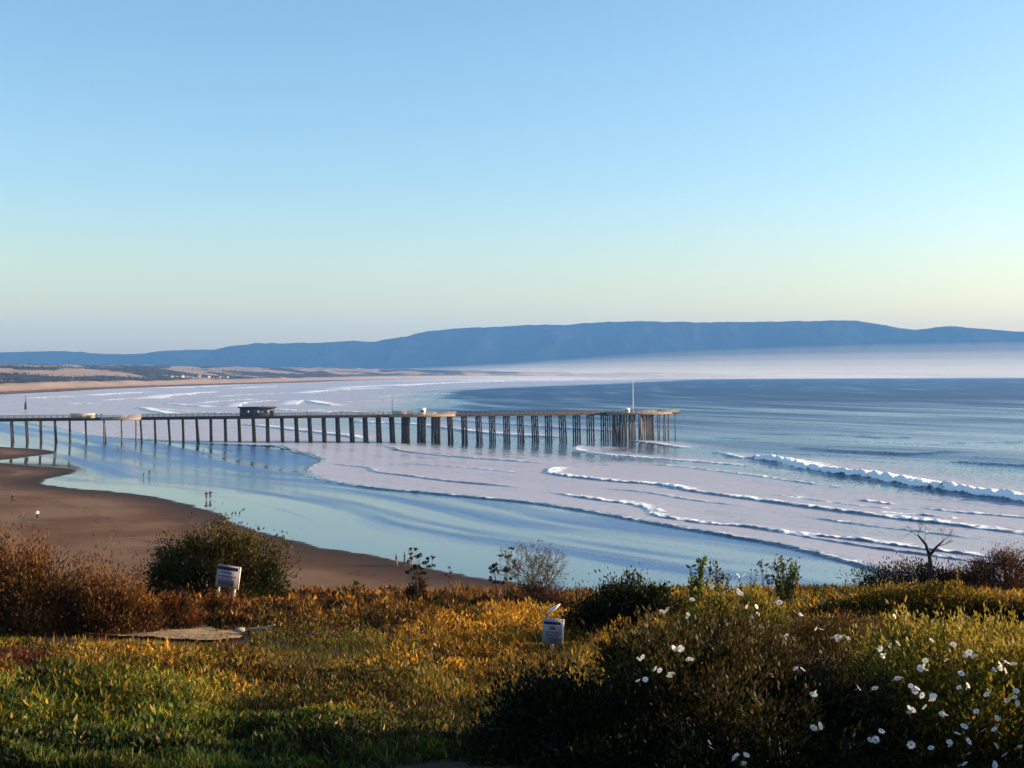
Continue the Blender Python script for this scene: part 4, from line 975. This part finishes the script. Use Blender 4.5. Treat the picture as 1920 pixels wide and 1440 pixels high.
# flowering daisy bushes: foliage, stems and white flowers as parts
def flower_mesh():
    V, Q, T, col = [], [], [], []
    npet = 13
    for k in range(npet):
        a = 2 * math.pi * k / npet + .1 * (k % 2); ca, sa = math.cos(a), math.sin(a); px_, py_ = -sa, ca; b = len(V)
        for rr, ww, zz in ((.25, .09, 0), (.7, .16, .10), (1.0, .07, .04)):
            V += [(ca * rr - px_ * ww, sa * rr - py_ * ww, zz), (ca * rr + px_ * ww, sa * rr + py_ * ww, zz)]
        Q += [[b, b + 2, b + 3, b + 1], [b + 2, b + 4, b + 5, b + 3]]; col += [(.80, .77, .76)] * 6
    b = len(V); V.append((0, 0, .22)); col.append((.55, .38, .05))
    for k in range(8): V.append((.32 * math.cos(k * math.pi / 4), .32 * math.sin(k * math.pi / 4), .08)); col.append((.5, .33, .05))
    T += [[b, b + 1 + k, b + 1 + (k + 1) % 8] for k in range(8)]
    st = len(V)
    for zz in (-.02, -2.4):
        for k in range(3): V.append((.05 * math.cos(k * 2.1), .05 * math.sin(k * 2.1), zz)); col.append((.04, .05, .012))
    Q += [[st + k, st + (k + 1) % 3, st + 3 + (k + 1) % 3, st + 3 + k] for k in range(3)]
    me = mesh_obj('flower', V, Q, T, PETAL, col=np.array(col)); d_ = me.data; bpy.data.objects.remove(me); return d_
FM = flower_mesh()
def daisy_bush(label, px, d, w, hgt, depth, n, flowers, pal, wts, nclump, top_pal, size=.05, fs=.036):
    o = shrub('daisy_bush', label, 'flowering bush', px, d, w, hgt, depth, n, size, pal, wts, nclump, .35, 2.3, .085, 40, top_pal=top_pal, stemr=.009, shell=.82, shoots=int(w * depth * 26))
    base = np.array(o.location); c = np.array([w / 2, depth / 2, hgt])
    for fx, fy, k in flowers:
        # where this sight line meets the crown's outer shell
        dr = np.array([(fx - 960) / F, 1.0, (HORY - fy) / F]); org = np.array([0, 0, CAMZ]) - base
        A = dr / c; B_ = org / (c * 1.04); a_, b_, g_ = A @ A, A @ B_, B_ @ B_ - 1
        disc = b_ * b_ - a_ * g_
        t = (-b_ - math.sqrt(disc)) / a_ if disc > 0 else -b_ / a_
        p = org + dr * t; p[2] = max(p[2], ground(p[0] + base[0], p[1] + base[1]) - base[2] + .08)
        for j in range(k + 1 if k else 1):
            f = bpy.data.objects.new('flower', FM); COL.objects.link(f); f.parent = o
            f.location = p + RNG.normal(size=3) * np.array([1.1, .6, .8]) * fs * (j > 0); s = fs * RNG.uniform(.75, 1.15); f.scale = (s, s, s)
            f.rotation_euler = (RNG.uniform(.1, 1.0), RNG.uniform(.1, 1.1), RNG.uniform(0, 6))
    return o
FL1 = [(1250,1145,3),(1290,1152,2),(1283,1184,2),(1357,1168,2),(1352,1200,3),(1270,1218,3),(1205,1232,1),(1290,1237,1),(1237,1257,1),(1255,1268,1),(1210,1274,1),(1385,1107,3),(1335,1101,1),(1298,1124,1),(1413,1155,3),(1400,1138,1),(1395,1078,1),(1465,1130,2)]
FL2 = [(1500,1152,2),(1473,1198,2),(1540,1180,2),(1560,1196,1),(1580,1194,3),(1655,1230,2),(1692,1160,1),(1723,1217,2),(1755,1195,3),(1785,1198,1),(1683,1272,2),(1750,1305,2),(1715,1296,1),(1505,1255,1),(1527,1300,1),(1538,1361,2),(1645,1385,3),(1600,1410,2),(1705,1335,1),(1772,1340,1),(1808,1362,1),(1780,1391,1),(1810,1230,2),(1845,1178,1),(1865,1213,1),(1888,1242,3),(1893,1312,3),(1850,1302,1),(1815,1285,2),(1800,1435,2),(1865,1435,2),(1380,1418,2),(1330,1392,1),(1395,1430,2),(1915,1215,2),(1735,1255,1),(1855,1160,1),(1610,1290,1)]
LIT = (.28, .20, .022)  # sunlight on the crown tops, put into leaf colour
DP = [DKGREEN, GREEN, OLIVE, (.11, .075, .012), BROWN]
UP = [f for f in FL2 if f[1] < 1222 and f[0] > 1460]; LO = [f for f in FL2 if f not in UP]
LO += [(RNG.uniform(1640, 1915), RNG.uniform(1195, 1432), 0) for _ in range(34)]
SHADE_TINTS = [(.005, .009, .003), (.008, .012, .004), (.015, .012, .004), (.012, .018, .005)]  # shade of the near mound put into near-black leaf tints
daisy_bush('daisy mound with shade-dark tinted leaves in the near right, few dim flowers', 1340, 9.9, 2.7, 1.10, 3.4, 60000, [f for f in LO if f[0] < 1600] + [f for f in FL1 if f[1] > 1210], SHADE_TINTS, [5, 3, 1.5, 2], 120, (.055, .036, .007), .045, .025)  # olive top tint paints a little light on the crown
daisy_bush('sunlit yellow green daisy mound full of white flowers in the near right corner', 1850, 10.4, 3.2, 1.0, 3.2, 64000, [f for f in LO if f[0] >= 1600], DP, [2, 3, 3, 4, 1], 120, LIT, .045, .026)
daisy_bush('flowering bank of white daisies between the sunlit mound and the long dark shrub row', 1830, 14.6, 2.6, .55, 1.6, 26000, UP, DP, [4, 2, 3, 2, 1], 120, (.10, .075, .012), .045, .032)
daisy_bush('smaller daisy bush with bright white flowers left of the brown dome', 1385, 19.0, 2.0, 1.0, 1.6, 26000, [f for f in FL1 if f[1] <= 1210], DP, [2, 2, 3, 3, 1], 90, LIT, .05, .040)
shrub('hedge_shrub', 'low dark green shrub at the bottom centre sloping off the shade-tinted daisy mound', 'shrub', 1080, 9.8, 1.7, .72, 2.4, 20000, .045, SHADE_TINTS, [5, 3, 1, 2], 80, .35, 2.4, .11, 10)  # added for its shadow at lower left; leaves hold the same painted shade
shrub('dry_shrub', 'low red brown mat of dead stems at the left edge of the meadow', 'shrub', 40, 20.0, 1.7, .3, 1.1, 6000, .06, [RED, (.20, .07, .05), BROWN], [4, 3, 2], 60, .4, 4, .15, 10)
# unseen hedge added outside the frame on the sunny side to shade the near ground
shrub('hedge_shrub', 'unseen green hedge shrub added outside the right edge to shade the near ground', 'shrub', 2560, 8.6, 2.4, 1.9, 1.5, 16000, .10, [DKGREEN, GREEN], [3, 2], 100, .3, 2.2, .14, 20)

# ---------------------------------------------------------------- signs, slat, driftwood, stones
SIGNW = solid('sign_white', (.30, .27, .29), .6, .1, 4); INK = solid('sign_ink', (.03, .02, .05), .7, .1); INK2 = solid('sign_ink_faded', (.13, .10, .15), .7, .1); POSTW = solid('sign_post_white', (.70, .65, .56), .7, .15, 6)
def sign(label, px, d, w, h, z0, roll, yaw, lines, posts):
    base = gpos(px, d); o = empty('warning_sign', base, yaw); o.rotation_euler[1] = roll; tag(o, label, 'sign')
    mb = MB(); mb.box((0, 0, z0 + h / 2), (w, .035, h)); pn = mb.build('panel', SIGNW, o)
    mb = MB(); mb.box((w / 2 + .0145, 0, z0 + h / 2), (.026, .045, h)); mb.build('lit_edge', POSTW, pn)  # pale strip stands in for the sunlit right edge
    for k, (lx, lz, lw, lh, mt) in enumerate(lines):
        mb = MB(); nw = max(1, int(lw / .07)); ww = lw / nw
        for j in range(nw): mb.box((lx - lw / 2 + ww * (j + .5), -.0195, z0 + lz), (ww * (.96 if mt is INK else .8), .004, lh))
        mb.build('lettering', mt, pn)
    for sx in posts:
        mb = MB(); mb.box((sx, .045, z0 * .5 + h * .45 - .15), (.05, .05, z0 + h * .9 + .3)); mb.build('post', POSTW, o)
    return o
sign('tilted white sign with dark heading standing in rust grass before the rounded green bush', 418, 30.8, .55, .54, .62, .13, -.12,
     [(-.01, .47, .52, .08, INK), (-.03, .37, .30, .034, INK2), (0, .28, .45, .028, INK2), (-.02, .135, .41, .11, INK2), (0, .045, .34, .028, INK2)], (-.2, .2))
sign('faded lavender white sign half sunk in gold ground cover below the dark twiggy shrub', 1033, 22.5, .345, .44, .16, .06, -.2,
     [(0, .365, .31, .05, INK), (.0, .28, .13, .05, INK2), (0, .20, .26, .02, INK2), (0, .15, .24, .02, INK2), (0, .09, .2, .02, INK2)], (0,))
base = gpos(1026, 23.2); o = empty('white_stake', base); tag(o, 'slanted white slat on a thin stake just above the faded sign', 'stake')
K = 23.2 / F
mb = MB(); mb.tube([(0, 0, -.1), (.0, 0, .66)], .009, 5); mb.build('stick', BARK, o)
mb = MB(); a_, b_ = np.array([.0, 0, .66]), np.array([.235, 0, .825]); mb.tube([a_, a_ * .75 + b_ * .25, a_ * .4 + b_ * .6, b_], [.012, .034, .034, .01], 6); mb.build('slat', WHITE, o)
base = np.array([*ray_ground(488, 1186), 0]); base[2] = ground(base[0], base[1]); o = empty('driftwood', base); tag(o, 'pale driftwood branch lying right of the sandy path', 'driftwood')
K = base[1] / F
mb = MB(); mb.tube([(-42 * K, .1, .03), (-10 * K, 0, .07), (14 * K, 0, .10), (28 * K, -.05, .17)], [.03, .04, .035, .015], 6); mb.build('branch', solid('driftwood_grey', (.42, .34, .26), .9, .3, 12), o, smooth=True)
mb = MB(); mb.tube([(-30 * K, .12, .02), (-12 * K, .1, .05), (0, .1, .04)], [.02, .025, .012], 5); mb.build('twig', solid('driftwood_dull', (.33, .26, .2), .9, .3, 12), o, smooth=True)
STONE = solid('pale_stone', (.42, .34, .25), .9, .3, 9)
for k, (px, py, s, lb) in enumerate([(318, 1163, .13, 'largest pale stone at the far edge of the sandy path'), (272, 1161, .06, 'small pale stone left of the largest path stone'), (345, 1170, .07, 'pale stone right of the largest path stone'), (450, 1187, .09, 'pale stone beside the driftwood at the tip of the path'), (82, 1282, .07, 'lone pale stone on the red brown mat of dead stems')]):
    x, d = ray_ground(px, py); rng = np.random.default_rng(k); nu, nv = 10, 6
    V = []
    for a in range(nv + 1):
        for b in range(nu):
            th, ph = math.pi * a / nv, 2 * math.pi * b / nu; r = s * (1 + .35 * (rng.random() - .5) * math.sin(th))
            V.append((r * math.sin(th) * math.cos(ph) * 1.3, r * math.sin(th) * math.sin(ph), r * .6 * math.cos(th)))
    Q = [[a * nu + b, a * nu + (b + 1) % nu, (a + 1) * nu + (b + 1) % nu, (a + 1) * nu + b] for a in range(nv) for b in range(nu)]
    o = mesh_obj('stone', V, Q, mat=STONE, smooth=True, loc=(x, d, float(ground(x, d)) + s * .35 + .03)); tag(o, lb, 'stone', 'pale stones near the sandy path')

# far scrub on the dunes
P_, Z_, v_, s_ = DUNE
mk = np.nonzero((s_ > .5) & (v_ < -110) & (v_ > -1300) & (P_[:, 1] < 4200))[0]; mk = RNG.choice(mk, min(len(mk), 1500), replace=False)
C = np.repeat(np.column_stack([P_[mk], Z_[mk]]), 14, 0); C += RNG.normal(size=C.shape) * np.array([9, 9, 1.4]); C[:, 2] += .3
V, Q = leaves(C, RNG.uniform(1.8, 4.0, len(C)), .3, 1.4)
ds_ = mesh_obj('dune_scrub', V, Q, mat=LEAF, col=rep(tints(len(C), [(.045, .036, .024), (.06, .042, .028), (.032, .032, .02)], [1, 1, 1]))); tag(ds_, kind='stuff')

# ---------------------------------------------------------------- light, sky, camera
SUN_AZ, SUN_EL = math.radians(80), math.radians(11.5)
s = Vector((math.sin(SUN_AZ) * math.cos(SUN_EL), math.cos(SUN_AZ) * math.cos(SUN_EL), math.sin(SUN_EL)))
ld = bpy.data.lights.new('sun', 'SUN'); ld.energy = 5.0; ld.angle = math.radians(.5); ld.color = (1.0, .77, .50)
lo_ = bpy.data.objects.new('sun', ld); COL.objects.link(lo_); lo_.rotation_euler = s.to_track_quat('Z', 'Y').to_euler(); lo_.location = (60, 20, 80)
w = bpy.data.worlds.new('World'); SC.world = w; w.use_nodes = True
nt = w.node_tree; nt.nodes.clear()
sky = nt.nodes.new('ShaderNodeTexSky'); sky.sky_type = 'NISHITA'; sky.sun_disc = False
sky.sun_elevation = SUN_EL; sky.sun_rotation = SUN_AZ; sky.altitude = 30; sky.air_density = 1.0; sky.dust_density = 1.2; sky.ozone_density = 1.6
bg = nt.nodes.new('ShaderNodeBackground'); bg.inputs[1].default_value = .11
hs_n = nt.nodes.new('ShaderNodeHueSaturation'); hs_n.inputs['Saturation'].default_value = 1.15
nt.links.new(sky.outputs[0], hs_n.inputs['Color']); tcw = nt.nodes.new('ShaderNodeTexCoord'); sx_ = nt.nodes.new('ShaderNodeSeparateXYZ'); nt.links.new(tcw.outputs['Generated'], sx_.inputs[0])
el = map_r(nt, sx_.outputs['Z'], 0.0, .16)
tn = mix_c(nt, el, (1.27, 1.03, .72), (.95, 1.0, 1.04))
mu = nt.nodes.new('ShaderNodeMix'); mu.data_type = 'RGBA'; mu.blend_type = 'MULTIPLY'; mu.inputs[0].default_value = 1
nt.links.new(hs_n.outputs[0], mu.inputs[6]); nt.links.new(tn, mu.inputs[7]); nt.links.new(mu.outputs[2], bg.inputs[0])
wo = nt.nodes.new('ShaderNodeOutputWorld'); nt.links.new(bg.outputs[0], wo.inputs[0])

cd = bpy.data.cameras.new('camera'); cam = bpy.data.objects.new('camera', cd); COL.objects.link(cam)
cam.location = (0, 0, CAMZ); cam.rotation_euler = (math.radians(90), 0, 0)
cd.sensor_width = 36; cd.lens = 36 * F / 1920; cd.shift_y = -(720 - HORY) / 1920
cd.clip_start = .1; cd.clip_end = 40000
SC.camera = cam
SC.view_settings.view_transform = 'Standard'; SC.view_settings.look = 'None'; SC.view_settings.gamma = 1; SC.view_settings.exposure = 1.3
SC.render.engine = 'CYCLES'
cy = SC.cycles
cy.max_bounces = 5; cy.diffuse_bounces = 2; cy.glossy_bounces = 3; cy.transmission_bounces = 3; cy.volume_bounces = 2; cy.transparent_max_bounces = 8
cy.caustics_reflective = False; cy.caustics_refractive = False
cy.use_denoising = True
